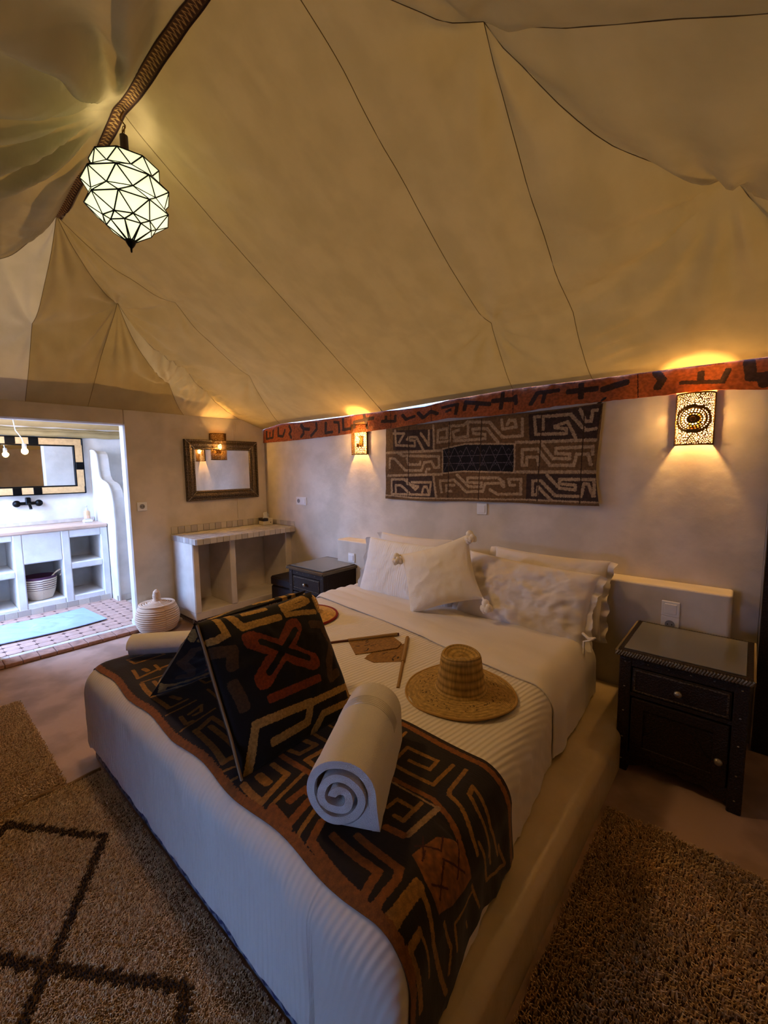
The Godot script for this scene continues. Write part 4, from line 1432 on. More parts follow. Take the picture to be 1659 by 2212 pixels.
# ---------------------------------------------------------------- cloths on the wall
func frieze() -> void:
	var k := 0.42
	var im := Image.create_empty(1996, 76, false, Image.FORMAT_RGBA8)
	var base := Color(0.60, 0.315, 0.14)
	var dk := Color(0.25, 0.165, 0.125)
	im.fill(base)
	# the strip is 4.75 m long; motifs by their place along it and across it (mm, from the top)
	for q in [[26, [60, 40, 60, 130, 190, 130, 190, 50]], [22, [125, 60, 125, 130]], [26, [285, 40, 290, 120, 370, 130, 400, 70]], [26, [480, 30, 510, 80, 480, 110, 520, 150]], [34, [680, 30, 720, 70, 800, 80]], [30, [720, 70, 720, 120, 690, 150]],
		[30, [920, 30, 930, 90, 840, 150]], [30, [1060, 40, 1060, 140, 1150, 140]], [28, [1180, 40, 1240, 50, 1250, 150]], [30, [1300, 20, 1310, 130, 1400, 130]], [32, [1450, 120, 1450, 70, 1680, 60]], [34, [1570, 20, 1610, 140]],
		[30, [1790, 100, 1930, 110, 1930, 60]], [28, [1830, 60, 1830, 100]], [30, [2010, 60, 2050, 110, 2130, 90]], [34, [2170, 60, 2220, 120, 2290, 70, 2350, 110]], [30, [2400, 60, 2530, 60, 2520, 140]], [26, [2440, 110, 2470, 100]],
		[32, [2600, 50, 2590, 110]], [34, [2610, 55, 2790, 90]], [28, [2700, 80, 2680, 120]], [34, [2820, 70, 2980, 80]], [30, [2890, 30, 2880, 130]], [26, [2980, 60, 2985, 110]],
		[30, [3090, 130, 3130, 60, 3260, 60]], [26, [3180, 70, 3170, 130]], [40, [3330, 80, 3480, 80]], [34, [3400, 40, 3400, 130]], [44, [3530, 90, 3640, 60]],
		[40, [3790, 20, 3820, 70, 3800, 120]], [26, [3910, 110, 4080, 130, 4100, 60]], [30, [3990, 60, 3990, 110]], [48, [4180, 30, 4190, 110, 4290, 110, 4330, 50, 4420, 50]], [40, [4230, 120, 4240, 150]]]:
		stroke(im, q[1], q[0], dk, k, 2.5)
	for x in [560, 1400, 1880, 2290, 2960, 3700, 4460]:
		stroke(im, [x, 0, x + 8, 180], 4.0, Color(0.16, 0.06, 0.03), k, 2.0)
	for x in range(0, 4750, 240):
		stroke(im, [x, 4, x + 240, 4 + 3 * (x % 7)], 5.0, Color(0.34, 0.13, 0.05), k, 2.0)
	grain(im, 0.22, 9.0, 9.0)
	var m := surf(Color.WHITE, 0.95, {"tex": tex(im), "rim": 0.2})
	var o := thing("frieze_cloth", "long orange and brown appliqué cloth strip nailed along the head of the back wall", "wall cloth")
	var hem := [[-4.23, 1.9], [-3.9, 1.945], [-3.55, 1.93], [-2.92, 1.93], [-2.6, 1.945], [-2.26, 1.93], [-2.0, 1.93], [-1.7, 1.965], [-1.28, 1.98], [-0.55, 1.97], [0.01, 1.97], [0.52, 1.97]]
	var low := [[-4.22, 1.752], [-3.63, 1.752], [-2.87, 1.768], [-2.39, 1.782], [-2.08, 1.797], [-1.79, 1.822], [-1.43, 1.807], [-1.26, 1.81], [-0.98, 1.828], [-0.57, 1.827], [-0.35, 1.828], [-0.18, 1.829], [0.02, 1.804], [0.52, 1.79]]
	var at := func(t: Array, x: float) -> float:
		for i in t.size() - 1:
			if x <= t[i + 1][0]:
				return lerpf(t[i][1], t[i + 1][1], clampf((x - t[i][0]) / (t[i + 1][0] - t[i][0]), 0.0, 1.0))
		return t[-1][1]
	var g := Geo.new()
	cloth(g, 260, 8, func(u: float, v: float) -> Vector3:
		var x := lerpf(-4.226, 0.515, u)
		var z := -2.803 + 0.006 * sin(x * 17.0) * v + 0.004 * warp.get_noise_2d(x * 9.0, v) + 0.012 * v * v
		return Vector3(x, lerpf(at.call(hem, x), at.call(low, x) + 0.003 * warp.get_noise_2d(x * 14.0, 0.0), v), z), 0.004)
	put(g, "strip", m, o)


func tapestry() -> void:
	var k := 0.5
	var im := Image.create_empty(870, 325, false, Image.FORMAT_RGBA8)
	var light := Color(0.68, 0.57, 0.43)
	var brown := Color(0.39, 0.285, 0.165)
	var deep := Color(0.25, 0.175, 0.145)
	im.fill(brown)
	# measured from the lower left corner; flipped below
	for q in [[100, 574, 497, 559, 504, 399, 98, 412], [1258, 604, 1720, 620, 1694, 412, 1272, 419], [71, 178, 511, 198, 538, 28, 77, 12], [1256, 209, 1701, 209, 1727, 45, 1255, 40]]:
		fill(im, q, deep, k)
	for q in [[24, 390, 586, 391], [1179, 424, 1689, 413], [46, 197, 586, 209], [1178, 224, 1696, 223], [500, 585, 511, 399], [511, 204, 538, 30]]:
		stroke(im, q, 20.0, light, k, 4.0)
	for q in [[116, 573, 131, 450, 316, 436, 317, 477, 241, 493], [100, 550, 211, 543, 163, 473], [256, 510, 332, 506, 404, 403], [376, 533, 462, 435, 455, 551], [545, 454, 545, 545, 625, 556, 626, 484, 572, 487], [545, 454, 652, 460, 652, 571, 766, 568, 803, 592, 804, 485, 691, 480, 678, 525, 729, 538],
		[803, 592, 980, 573, 1082, 464, 1220, 466, 1218, 578], [1070, 581, 1081, 519, 1177, 528, 1166, 573, 1124, 576, 1113, 547], [1050, 430, 958, 533, 840, 536, 853, 503, 947, 492, 948, 461, 691, 458], [1298, 581, 1310, 470, 1508, 463, 1507, 491, 1434, 505], [1317, 584, 1356, 581, 1358, 501], [1356, 581, 1531, 579, 1629, 473, 1687, 478],
		[1433, 514, 1514, 535, 1570, 432], [1591, 600, 1627, 527, 1661, 524, 1667, 584, 1691, 586], [64, 266, 65, 341, 113, 340, 223, 240, 389, 239], [146, 388, 193, 362, 559, 346, 559, 261, 518, 261, 490, 308, 418, 303, 389, 239], [240, 337, 255, 288, 375, 286, 375, 310], [433, 215, 447, 250, 475, 250],
		[1224, 269, 1222, 373, 1323, 374, 1412, 266, 1567, 264, 1582, 332, 1651, 330, 1670, 267], [1224, 269, 1255, 269, 1254, 323, 1324, 321, 1335, 272], [1351, 406, 1430, 309, 1539, 306, 1538, 334, 1447, 341, 1447, 374, 1674, 374, 1676, 329]]:
		stroke(im, q, 21.0, light, k, 4.0)
	for q in [[85, 52, 87, 166, 207, 167, 329, 83, 359, 108, 238, 130, 238, 167], [85, 40, 475, 46, 489, 145, 284, 143], [126, 53, 127, 116, 175, 117, 268, 45], [403, 61, 418, 109, 447, 110, 475, 52], [667, 80, 627, 79, 627, 124, 693, 126], [587, 72, 573, 158, 693, 165, 795, 78, 941, 87, 958, 141, 1077, 148, 1099, 122, 1099, 153, 1065, 178],
		[718, 204, 820, 117, 929, 119, 928, 146, 807, 149, 807, 182, 1054, 184], [999, 99, 1056, 69, 1218, 74, 1216, 174, 1131, 174, 1143, 133, 1175, 134], [1300, 87, 1298, 165, 1357, 166, 1455, 72, 1617, 73, 1632, 150, 1657, 151, 1685, 79], [1300, 72, 1330, 73, 1338, 127, 1428, 42], [1395, 205, 1482, 120, 1581, 113, 1580, 141, 1481, 148, 1480, 176, 1690, 178, 1693, 80]]:
		stroke(im, q, 20.0, light, k, 4.0)
	fill(im, [593, 402, 780, 432, 1171, 414, 1168, 221, 769, 231, 593, 215], Color(0.085, 0.07, 0.08), k)
	var thin := Color(0.40, 0.35, 0.36)
	for i in 6:
		var x := 600 + i * 96
		stroke(im, [x, 220, x + 96, 410], 4.0, thin, k, 2.0)
		stroke(im, [x, 410, x + 96, 225], 4.0, thin, k, 2.0)
		for y in [270, 370]:
			stroke(im, [x + 35, y, x + 48, y + 16, x + 61, y], 3.0, thin, k, 1.0)
	for y in [290, 345]:
		stroke(im, [598, y, 1168, y], 4.0, thin, k, 2.0)
	stroke(im, [593, 402, 780, 432, 1171, 414, 1168, 221, 769, 231, 593, 215, 593, 402], 12.0, light, k, 3.0)
	stroke(im, [24, 30, 300, 16, 700, 24, 1270, 38, 1725, 40], 12.0, light, k, 4.0)
	for x in [250, 640, 905, 1335, 1610]:
		stroke(im, [x, 30, x + 10, 600], 7.0, Color(0.24, 0.16, 0.09), k, 3.0)
	im.flip_y()
	grain(im, 0.2, 8.0, 8.0)
	var m := surf(Color.WHITE, 0.95, {"tex": tex(im), "rim": 0.2})
	var o := thing("wall_hanging", "brown and beige maze-patterned raffia cloth with a black centre panel hung over the bed", "wall hanging")
	var g := Geo.new()
	cloth(g, 120, 40, func(u: float, v: float) -> Vector3:
		var x := lerpf(-2.402, lerpf(-0.70, -0.688, absf(v - 0.3)), u) + 0.012 * sin(v * 6.0) * (u - 0.3) - 0.02 * u * sin(PI * v)
		var y := lerpf(lerpf(1.79, 1.815, u), lerpf(1.192, 1.213, smoothstep(0.3, 1.0, u)), v) - 0.006 * sin(u * 9.0) * v
		var z := -2.806 + 0.010 * sin(x * 13.0 + 1.5 * v) * (0.3 + 0.7 * v) + 0.014 * v + 0.045 * smoothstep(0.85, 1.0, u)
		return Vector3(x, y, z + 0.006 * warp.get_noise_2d(x * 5.0, y * 5.0)), 0.003)
	for i in g.v.size():
		var p := g.v[i]
		g.uv[i] = Vector2((p.x + 2.42) / 1.74, 1.0 - (p.y - 1.19) / 0.65)
	put(g, "cloth", m, o)
	g = Geo.new()
	tube(g, [Vector3(-0.735, 1.815, -2.80), Vector3(-0.70, 1.84, -2.79), Vector3(-0.685, 1.85, -2.80)], 0.008, 6)
	put(g, "hanging_tie", M.leather, o)


# ---------------------------------------------------------------- silver framed mirror
func mirror() -> void:
	var o := thing("wall_mirror", "rectangular mirror in a broad embossed silver frame above the tiled desk", "mirror", Vector3(-4.23, 1.454, -2.294), PI / 2)
	var w := 0.40
	var h := 0.304
	var g := Geo.new()
	g.quad(Vector3(-w + 0.1, -h + 0.09, 0.018), Vector3(-w + 0.1, h - 0.09, 0.018), Vector3(w - 0.1, h - 0.09, 0.018), Vector3(w - 0.1, -h + 0.09, 0.018))
	put(g, "mirror_glass", M.looking_glass, o)
	# four mitred rails: a bead, a hollow field, a bead
	var prof := [Vector2(0.0, 0.002), Vector2(0.0, 0.034), Vector2(0.006, 0.04), Vector2(0.018, 0.04), Vector2(0.022, 0.032), Vector2(0.045, 0.040), Vector2(0.070, 0.033), Vector2(0.074, 0.028), Vector2(0.080, 0.032), Vector2(0.094, 0.030), Vector2(0.100, 0.018)]
	for side in 4:
		g = Geo.new()
		for j in prof.size() - 1:
			var q := []
			for c in [[0, j], [1, j], [1, j + 1], [0, j + 1]]:
				var p: Vector2 = prof[c[1]]
				var a := w - p.x
				var b := h - p.x
				var cs := [Vector3(-a, -b, p.y), Vector3(-a, b, p.y), Vector3(a, b, p.y), Vector3(a, -b, p.y)]
				q.append(cs[(side + c[0]) % 4])
			g.quad(q[0], q[1], q[2], q[3])
		put(g, "frame_rail", M.emboss, o)
	for s in [[-1, -1], [-1, 1], [1, 1], [1, -1]]:
		g = Geo.new()
		tube(g, [Vector3(s[0] * (w - 0.004), s[1] * (h - 0.004), 0.04), Vector3(s[0] * (w - 0.098), s[1] * (h - 0.09), 0.03)], 0.0035, 5)
		put(g, "mitre_bead", M.silver, o)
	# leaning glass in a dark carved frame at the right edge
	var f := thing("standing_mirror", "tall dark carved frame with metal trim standing against the back wall", "mirror", Vector3(0.285, 0.0, -2.775))
	for s in [-1, 1]:
		g = Geo.new()
		box(g, Vector3(s * 0.195, 0.8, 0.0), Vector3(0.075, 1.6, 0.06), 0.006)
		box(g, Vector3(s * 0.15, 0.8, 0.012), Vector3(0.02, 1.46, 0.05), 0.004)
		put(g, "stile", M.dark_wood, f)
		g = Geo.new()
		box(g, Vector3(0, 0.8 + s * 0.76, 0.0), Vector3(0.46, 0.08, 0.062), 0.006)
		put(g, "rail", M.dark_wood, f)
		g = Geo.new()
		tube(g, [Vector3(s * 0.228, 0.0, 0.028), Vector3(s * 0.228, 1.6, 0.028)], 0.005, 6)
		put(g, "metal_bead", M.silver, f)
	g = Geo.new()
	box(g, Vector3(0, 0.8, -0.01), Vector3(0.32, 1.46, 0.012), 0.002)
	put(g, "mirror_glass", surf(Color(0.35, 0.30, 0.25), 0.1, {"metal": 0.8}), f)
	# curved metal-bound foot before it
	var d := thing("silver_tray", "dark oval tray with a bright metal rim on the floor behind the right bedside cabinet", "tray", Vector3(0.33, 0.0, -2.42))
	g = Geo.new()
	lathe(g, [Vector2(0.0001, 0.004), Vector2(0.20, 0.004), Vector2(0.235, 0.05), Vector2(0.245, 0.055), Vector2(0.238, 0.035), Vector2(0.21, 0.0), Vector2(0.0001, 0.0)], 40, Transform3D(Basis().scaled(Vector3(0.66, 1, 0.9)), Vector3.ZERO))
	put(g, "bowl", M.dark_wood, d)
	g = Geo.new()
	var rim := []
	for i in 49:
		var a := TAU * i / 48.0
		rim.append(Vector3(0.161 * cos(a), 0.056, 0.219 * sin(a)))
	tube(g, rim, 0.008, 8)
	put(g, "rim", M.silver, d)


# ---------------------------------------------------------------- bedside cabinets
func nightstands() -> void:
	var o := thing("bedside_cabinet", "dark embossed bedside cabinet with a glass top standing right of the bed", "bedside cabinet", Vector3(-0.2, 0, -2.405), 0.0, "embossed bedside cabinets")
	var w := 0.235
	var d := 0.225
	var g := Geo.new()
	# carcass: posts, sides, back, apron
	for sx in [-1, 1]:
		for sz in [-1, 1]:
			box(g, Vector3(sx * (w - 0.025), 0.285, sz * (d - 0.025)), Vector3(0.05, 0.57, 0.05), 0.004)
		box(g, Vector3(sx * (w - 0.012), 0.315, 0), Vector3(0.016, 0.5, d * 2 - 0.09), 0.003)
	box(g, Vector3(0, 0.315, -d + 0.012), Vector3(w * 2 - 0.09, 0.5, 0.016), 0.003)
	box(g, Vector3(0, 0.545, d - 0.02), Vector3(w * 2 - 0.08, 0.05, 0.03), 0.003)
	box(g, Vector3(0, 0.387, d - 0.02), Vector3(w * 2 - 0.08, 0.018, 0.03), 0.002)
	box(g, Vector3(0, 0.085, 0), Vector3(w * 2 - 0.05, 0.02, d * 2 - 0.05), 0.002)
	put(g, "carcass", M.dark_wood, o)
	for s in 3:
		g = Geo.new()
		var apron := PackedVector2Array()
		for q in [[-0.19, 0.10], [0.19, 0.10], [0.19, 0.03], [0.15, 0.045], [0.10, 0.07], [0.05, 0.062], [0.0, 0.078], [-0.05, 0.062], [-0.10, 0.07], [-0.15, 0.045], [-0.19, 0.03]]:
			apron.append(Vector2(q[0], q[1]))
		var turn: float = [0.0, PI / 2, -PI / 2][s]
		prism(g, apron, 0.018, Transform3D(Basis(Vector3.UP, turn), Vector3.ZERO) * Transform3D(Basis(), Vector3(0, 0, (d if s == 0 else w) - 0.022)))
		put(g, "apron", M.dark_wood, o)
	# drawer and door
	g = Geo.new()
	box(g, Vector3(0, 0.458, d - 0.012), Vector3(w * 2 - 0.11, 0.118, 0.02), 0.003)
	var dr := put(g, "drawer", M.dark_wood, o)
	g = Geo.new()
	for s in [-1, 1]:
		box(g, Vector3(0, 0.458 + s * 0.049, d - 0.001), Vector3(w * 2 - 0.125, 0.007, 0.004), 0.001)
		box(g, Vector3(s * (w - 0.066), 0.458, d - 0.001), Vector3(0.007, 0.1, 0.004), 0.001)
	put(g, "bead", M.emboss, dr)
	g = Geo.new()
	lathe(g, [Vector2(0.0001, 0.0), Vector2(0.007, 0.0), Vector2(0.006, 0.012), Vector2(0.015, 0.018), Vector2(0.016, 0.024), Vector2(0.010, 0.031), Vector2(0.0001, 0.033)], 14, Transform3D(Basis(Vector3.RIGHT, PI / 2), Vector3(0, 0.458, d - 0.003)))
	put(g, "knob", M.silver, dr)
	var dg := Geo.new()
	box(dg, Vector3(0, 0.235, d - 0.018), Vector3(w * 2 - 0.11, 0.27, 0.018), 0.003)
	var door := put(dg, "door", M.dark_wood, o)
	g = Geo.new()
	for s in [-1, 1]:
		box(g, Vector3(s * (w - 0.082), 0.235, d - 0.006), Vector3(0.05, 0.27, 0.012), 0.002)
		box(g, Vector3(0, 0.235 + s * 0.113, d - 0.006), Vector3(w * 2 - 0.21, 0.044, 0.012), 0.002)
	put(g, "door_frame", M.dark_wood, door)
	g = Geo.new()
	var arch := PackedVector2Array()
	for q in [[-0.127, 0.14], [0.127, 0.14], [0.127, 0.20], [0.10, 0.215], [0.085, 0.25], [0.06, 0.28], [0.03, 0.30], [0.0, 0.322], [-0.03, 0.30], [-0.06, 0.28], [-0.085, 0.25], [-0.10, 0.215], [-0.127, 0.20]]:
		arch.append(Vector2(q[0], q[1]))
	prism(g, arch, 0.008, Transform3D(Basis(), Vector3(0, 0, d - 0.012)))
	put(g, "arched_panel", M.dark_wood, door)
	g = Geo.new()
	lathe(g, [Vector2(0.0001, 0.0), Vector2(0.007, 0.0), Vector2(0.006, 0.012), Vector2(0.015, 0.018), Vector2(0.016, 0.024), Vector2(0.010, 0.031), Vector2(0.0001, 0.033)], 14, Transform3D(Basis(Vector3.RIGHT, PI / 2), Vector3(w - 0.085, 0.215, d - 0.003)))
	put(g, "knob", M.silver, door)
	# studs
	g = Geo.new()
	for sx in [-1, 1]:
		for y in [0.06, 0.17, 0.3, 0.42, 0.54]:
			ball(g, Vector3(sx * (w - 0.025), y, d + 0.001), 0.0045, 8, 0.6)
	for x in [-0.12, -0.04, 0.04, 0.12]:
		ball(g, Vector3(x, 0.548, d - 0.004), 0.004, 8, 0.6)
	put(g, "studs", M.silver, o)
	# top with a hammered rope edge and a glass sheet
	g = Geo.new()
	box(g, Vector3(0, 0.583, 0), Vector3(w * 2 + 0.02, 0.03, d * 2 + 0.035), 0.006)
	var top := put(g, "top", M.dark_wood, o)
	g = Geo.new()
	for s in [-1, 1]:
		for i in 44:
			var x := lerpf(-w - 0.004, w + 0.004, i / 43.0)
			tube(g, [Vector3(x - 0.006, 0.573, s * (d + 0.018)), Vector3(x + 0.006, 0.595, s * (d + 0.018))], 0.006, 5)
		for i in 42:
			var z := lerpf(-d - 0.012, d + 0.012, i / 41.0)
			tube(g, [Vector3(s * (w + 0.010), 0.573, z - 0.006), Vector3(s * (w + 0.010), 0.595, z + 0.006)], 0.006, 5)
	put(g, "rope_edge", M.old_silver, top)
	g = Geo.new()
	box(g, Vector3(0, 0.600, 0), Vector3(w * 2 - 0.03, 0.006, d * 2 - 0.02), 0.002)
	put(g, "glass_sheet", M.top_glass, top)
	twin(o, "dark embossed bedside cabinet with a glass top standing left of the bed beside the trunk", Vector3(-2.885, 0, -2.50), 0.0)
	# leather trunk
	var t := thing("leather_trunk", "low dark leather trunk between the tiled desk and the left bedside cabinet", "trunk", Vector3(-3.38, 0, -2.61))
	g = Geo.new()
	box(g, Vector3(0, 0.15, 0), Vector3(0.47, 0.3, 0.39), 0.012)
	put(g, "body", M.leather, t)
	g = Geo.new()
	box(g, Vector3(0, 0.35, 0), Vector3(0.48, 0.09, 0.4), 0.014)
	put(g, "lid", M.leather, t)
	g = Geo.new()
	for s in [-1, 1]:
		for i in 18:
			ball(g, Vector3(-0.22 + i * 0.026, 0.35 + s * 0.033, 0.2), 0.004, 6, 1.0)
	put(g, "nail_heads", M.brass, t)


# ---------------------------------------------------------------- pillows
# a stuffed cover, width along x, height along y, bulging along z; crease gives the depth of its wrinkles
func stuffed(w: float, h: float, th: float, crease: float, seed_: float, n := 44, slack := 0.06) -> Geo:
	var g := Geo.new()
	for s in [1.0, -1.0]:
		sheet(g, n, n, func(u: float, v: float) -> Vector3:
			var a := u * 2.0 - 1.0
			var b := v * 2.0 - 1.0
			var e := pow(maxf(0.0, (1.0 - a * a) * (1.0 - b * b)), 0.42)
			# sides draw in between the corners
			var x := a * w * 0.5 * (1.0 - slack * (1.0 - b * b) * absf(a))
			var y := -b * h * 0.5 * (1.0 - slack * (1.0 - a * a) * absf(b))
			var r := absf(warp.get_noise_3d(x * 5.0 + seed_, y * 5.0, s * 3.0 + seed_)) + 0.5 * absf(warp.get_noise_3d(x * 13.0, y * 11.0 + seed_, s))
			var edge := smoothstep(0.0, 0.6, 1.0 - maxf(absf(a), absf(b)))
			var pull := sin(atan2(b, a) * 14.0 + seed_) * (1.0 - edge) * crease * 0.5
			return Vector3(x, y, s * (e * th * 0.5 - e * crease * r * 2.2 + e * pull)), s < 0)
	return g


func flange(o: Node3D, m: Material, w: float, h: float, seed_: float, deep := 0.05) -> void:
	for s in [-1.0, 1.0]:
		var g := Geo.new()
		cloth(g, 6, 40, func(u: float, v: float) -> Vector3:
			var y := lerpf(h * 0.5, -h * 0.5, v) * (1.0 - 0.04 * u)
			var x: float = s * (w * 0.5 * (1.0 - 0.06 * (1.0 - pow(2.0 * v - 1.0, 2.0))) - 0.008 + deep * u * (0.8 + 0.4 * warp.get_noise_2d(v * 3.0, seed_)))
			return Vector3(x, y, 0.035 * u * warp.get_noise_2d(v * 4.0 + seed_, 3.0 * s) + 0.012 * u * sin(v * 31.0 + seed_)), 0.002)
		put(g, "flange", m, o)


func lean(center: Vector3, yaw: float, back: float, roll: float) -> Transform3D:
	return Transform3D(Basis(Vector3.UP, yaw) * Basis(Vector3.RIGHT, -back) * Basis(Vector3(0, 0, 1), roll), center)


func pillow(called: String, label: String, size: Vector3, at: Transform3D, m: Material, crease: float, seed_: float) -> Node3D:
	var o := thing(called, label, "pillow", Vector3.ZERO, 0.0, "white bed pillows")
	o.transform = at
	put(stuffed(size.x, size.y, size.z, crease, seed_, 60), "case", m, o)
	flange(o, m, size.x, size.y, seed_)
	return o


func pillows() -> void:
	var rib := Image.create_empty(8, 8, false, Image.FORMAT_RGB8)
	for y in 8:
		for x in 8:
			var h := 0.5 + 0.5 * cos(TAU * x / 8.0)
			rib.set_pixel(x, y, Color(h, h, h))
	var ribbed := surf(Color(0.90, 0.89, 0.875), 0.8, {"bump": tex(rib), "depth": 0.12, "uv": Vector3(44, 1, 1), "rim": 0.2})
	pillow("bed_pillow", "back left white pillow, its top edge showing above the ribbed pillow", Vector3(0.68, 0.46, 0.16), lean(Vector3(-1.97, 0.705, -2.575), 0.0, 0.22, 0.0), M.linen, 0.006, 2.0)
	pillow("bed_pillow", "back right white pillow, lying against the ledge behind the rumpled one", Vector3(0.70, 0.46, 0.17), lean(Vector3(-0.945, 0.695, -2.57), 0.0, 0.25, -0.015), M.linen, 0.010, 5.0)
	pillow("bed_pillow", "ribbed white pillow propped at the left side of the bed head", Vector3(0.82, 0.44, 0.17), lean(Vector3(-1.875, 0.70, -2.40), 0.05, 0.34, -0.01), ribbed, 0.006, 8.0)
	pillow("bed_pillow", "rumpled white pillow with tie ends propped at the right side of the bed head", Vector3(0.80, 0.42, 0.19), lean(Vector3(-1.02, 0.685, -2.415), 0.02, 0.42, -0.06), M.linen, 0.018, 11.0)
	# cloth ties of the rumpled pillow
	var last: Node3D = get_node("bed_pillow_003")
	var g := Geo.new()
	tube(g, [Vector3(0.38, -0.12, 0.02), Vector3(0.42, -0.14, 0.05), Vector3(0.45, -0.13, 0.06), Vector3(0.43, -0.15, 0.07), Vector3(0.40, -0.16, 0.05), Vector3(0.41, -0.22, 0.05), Vector3(0.405, -0.34, 0.02), Vector3(0.40, -0.42, -0.03)], 0.008, 6, 0.6)
	put(g, "tie", M.linen, last)
	# square cushion with pompoms set on its point
	var c := thing("pompom_cushion", "cream woven cushion tilted on its side with yarn pompoms at the corners", "cushion")
	c.transform = lean(Vector3(-1.485, 0.77, -2.235), 0.149, 0.33, 0.36)
	put(stuffed(0.50, 0.41, 0.17, 0.006, 14.0, 50, 0.10), "cover", M.wool, c)
	g = Geo.new()
	tube(g, [Vector3(-0.225, -0.192, 0.0), Vector3(0.0, -0.172, 0.0), Vector3(0.225, -0.192, 0.0)], 0.004, 6)
	put(g, "seam_cord", M.wool, c)
	for q in [[-1, 1], [1, 1], [1, -1], [-1, -1]]:
		g = Geo.new()
		var a := Vector3(q[0] * 0.243, q[1] * 0.198, 0.0)
		var b := a + Vector3(q[0] * 0.022, q[1] * 0.016 - 0.02, 0.03)
		tube(g, [a, b], 0.007, 6)
		ball(g, b, 0.021, 12, 1.0, 0.35)
		for k in 9:
			var t := TAU * k / 9.0
			ball(g, b + Vector3(0.022 * cos(t), -0.033 + 0.008 * sin(k * 2.1), 0.022 * sin(t)), 0.017, 10, 1.1, 0.4)
		put(g, "pompom", M.wool, c)


# ---------------------------------------------------------------- two dark cushions propped against each other
func kuba_cushions() -> void:
	var k := 0.9
	var im := Image.create_empty(477, 477, false, Image.FORMAT_RGBA8)
	im.fill(Color(0.075, 0.045, 0.03))
	var cs := {"g": Color(0.70, 0.54, 0.28), "r": Color(0.50, 0.21, 0.08), "k": Color(0.06, 0.035, 0.025), "d": Color(0.31, 0.21, 0.115)}
	for q in [["g", 26, [73, 10, 77, 73, 38, 82, 20, 80]], ["g", 30, [120, 6, 142, 65, 292, 68]], ["g", 18, [169, 14, 261, 16]], ["g", 24, [485, 91, 332, 68, 334, 26, 456, 14, 475, 35, 438, 43, 330, 46]], ["g", 24, [518, 37, 515, 88]],
		["r", 64, [150, 119, 198, 156, 254, 194, 311, 241, 362, 275]], ["r", 64, [340, 122, 291, 165, 254, 194, 199, 223, 144, 266]], ["k", 22, [183, 138, 254, 194, 348, 256]], ["k", 22, [338, 138, 254, 194, 174, 250]], ["r", 30, [148, 334, 361, 342]],
		["d", 34, [431, 138, 489, 152, 505, 241, 446, 308, 429, 362, 476, 353]], ["g", 30, [26, 515, 75, 390, 294, 408, 269, 468, 126, 468]], ["g", 26, [310, 411, 515, 419, 505, 478, 342, 468, 294, 514]], ["d", 40, [16, 119, 76, 135, 58, 181]], ["d", 40, [44, 246, 56, 319]]]:
		stroke(im, q[2], q[1], cs[q[0]], k, 2.0)
	grain(im, 0.18, 8.0, 8.0)
	var m := surf(Color.WHITE, 0.95, {"tex": tex(im), "rim": 0.15})
	var plain := surf(Color(0.16, 0.105, 0.05), 0.95, {"rim": 0.1})
	var front := thing("patterned_cushion", "square dark appliqué cushion with a rust cross leaning across the bed runner", "cushion", Vector3.ZERO, 0.0, "dark patterned cushions on the bed runner")
	# its face turns to +x: across the bed, leaning back towards -x
	var b1 := Basis(Vector3.UP, 1.603) * Basis(Vector3.RIGHT, -0.527) * Basis(Vector3(0, 0, 1), -0.022)
	front.transform = Transform3D(b1, Vector3(-1.265, 0.717, -0.874))
	put(stuffed(0.51, 0.51, 0.16, 0.006, 3.0, 50, 0.03), "cover", m, front)
	var g := Geo.new()
	tube(g, [Vector3(-0.250, 0.245, 0.012), Vector3(-0.250, 0.15, 0.016), Vector3(-0.249, 0.0, 0.014), Vector3(-0.250, -0.12, 0.018), Vector3(-0.258, -0.19, 0.028), Vector3(-0.252, -0.25, 0.012)], 0.0045, 6)
	put(g, "zip_cord", surf(Color(0.58, 0.48, 0.35), 0.8), front)
	var back := thing("patterned_cushion", "dark cushion leaning from behind against the one with the rust cross", "cushion", Vector3.ZERO, 0.0, "dark patterned cushions on the bed runner")
	var b2 := Basis(Vector3.UP, -PI / 2 + 0.05) * Basis(Vector3.RIGHT, -0.79)
	back.transform = Transform3D(b2, Vector3(-1.65, 0.722, -0.89))
	put(stuffed(0.51, 0.57, 0.11, 0.008, 6.0, 40, 0.03), "cover", m, back)


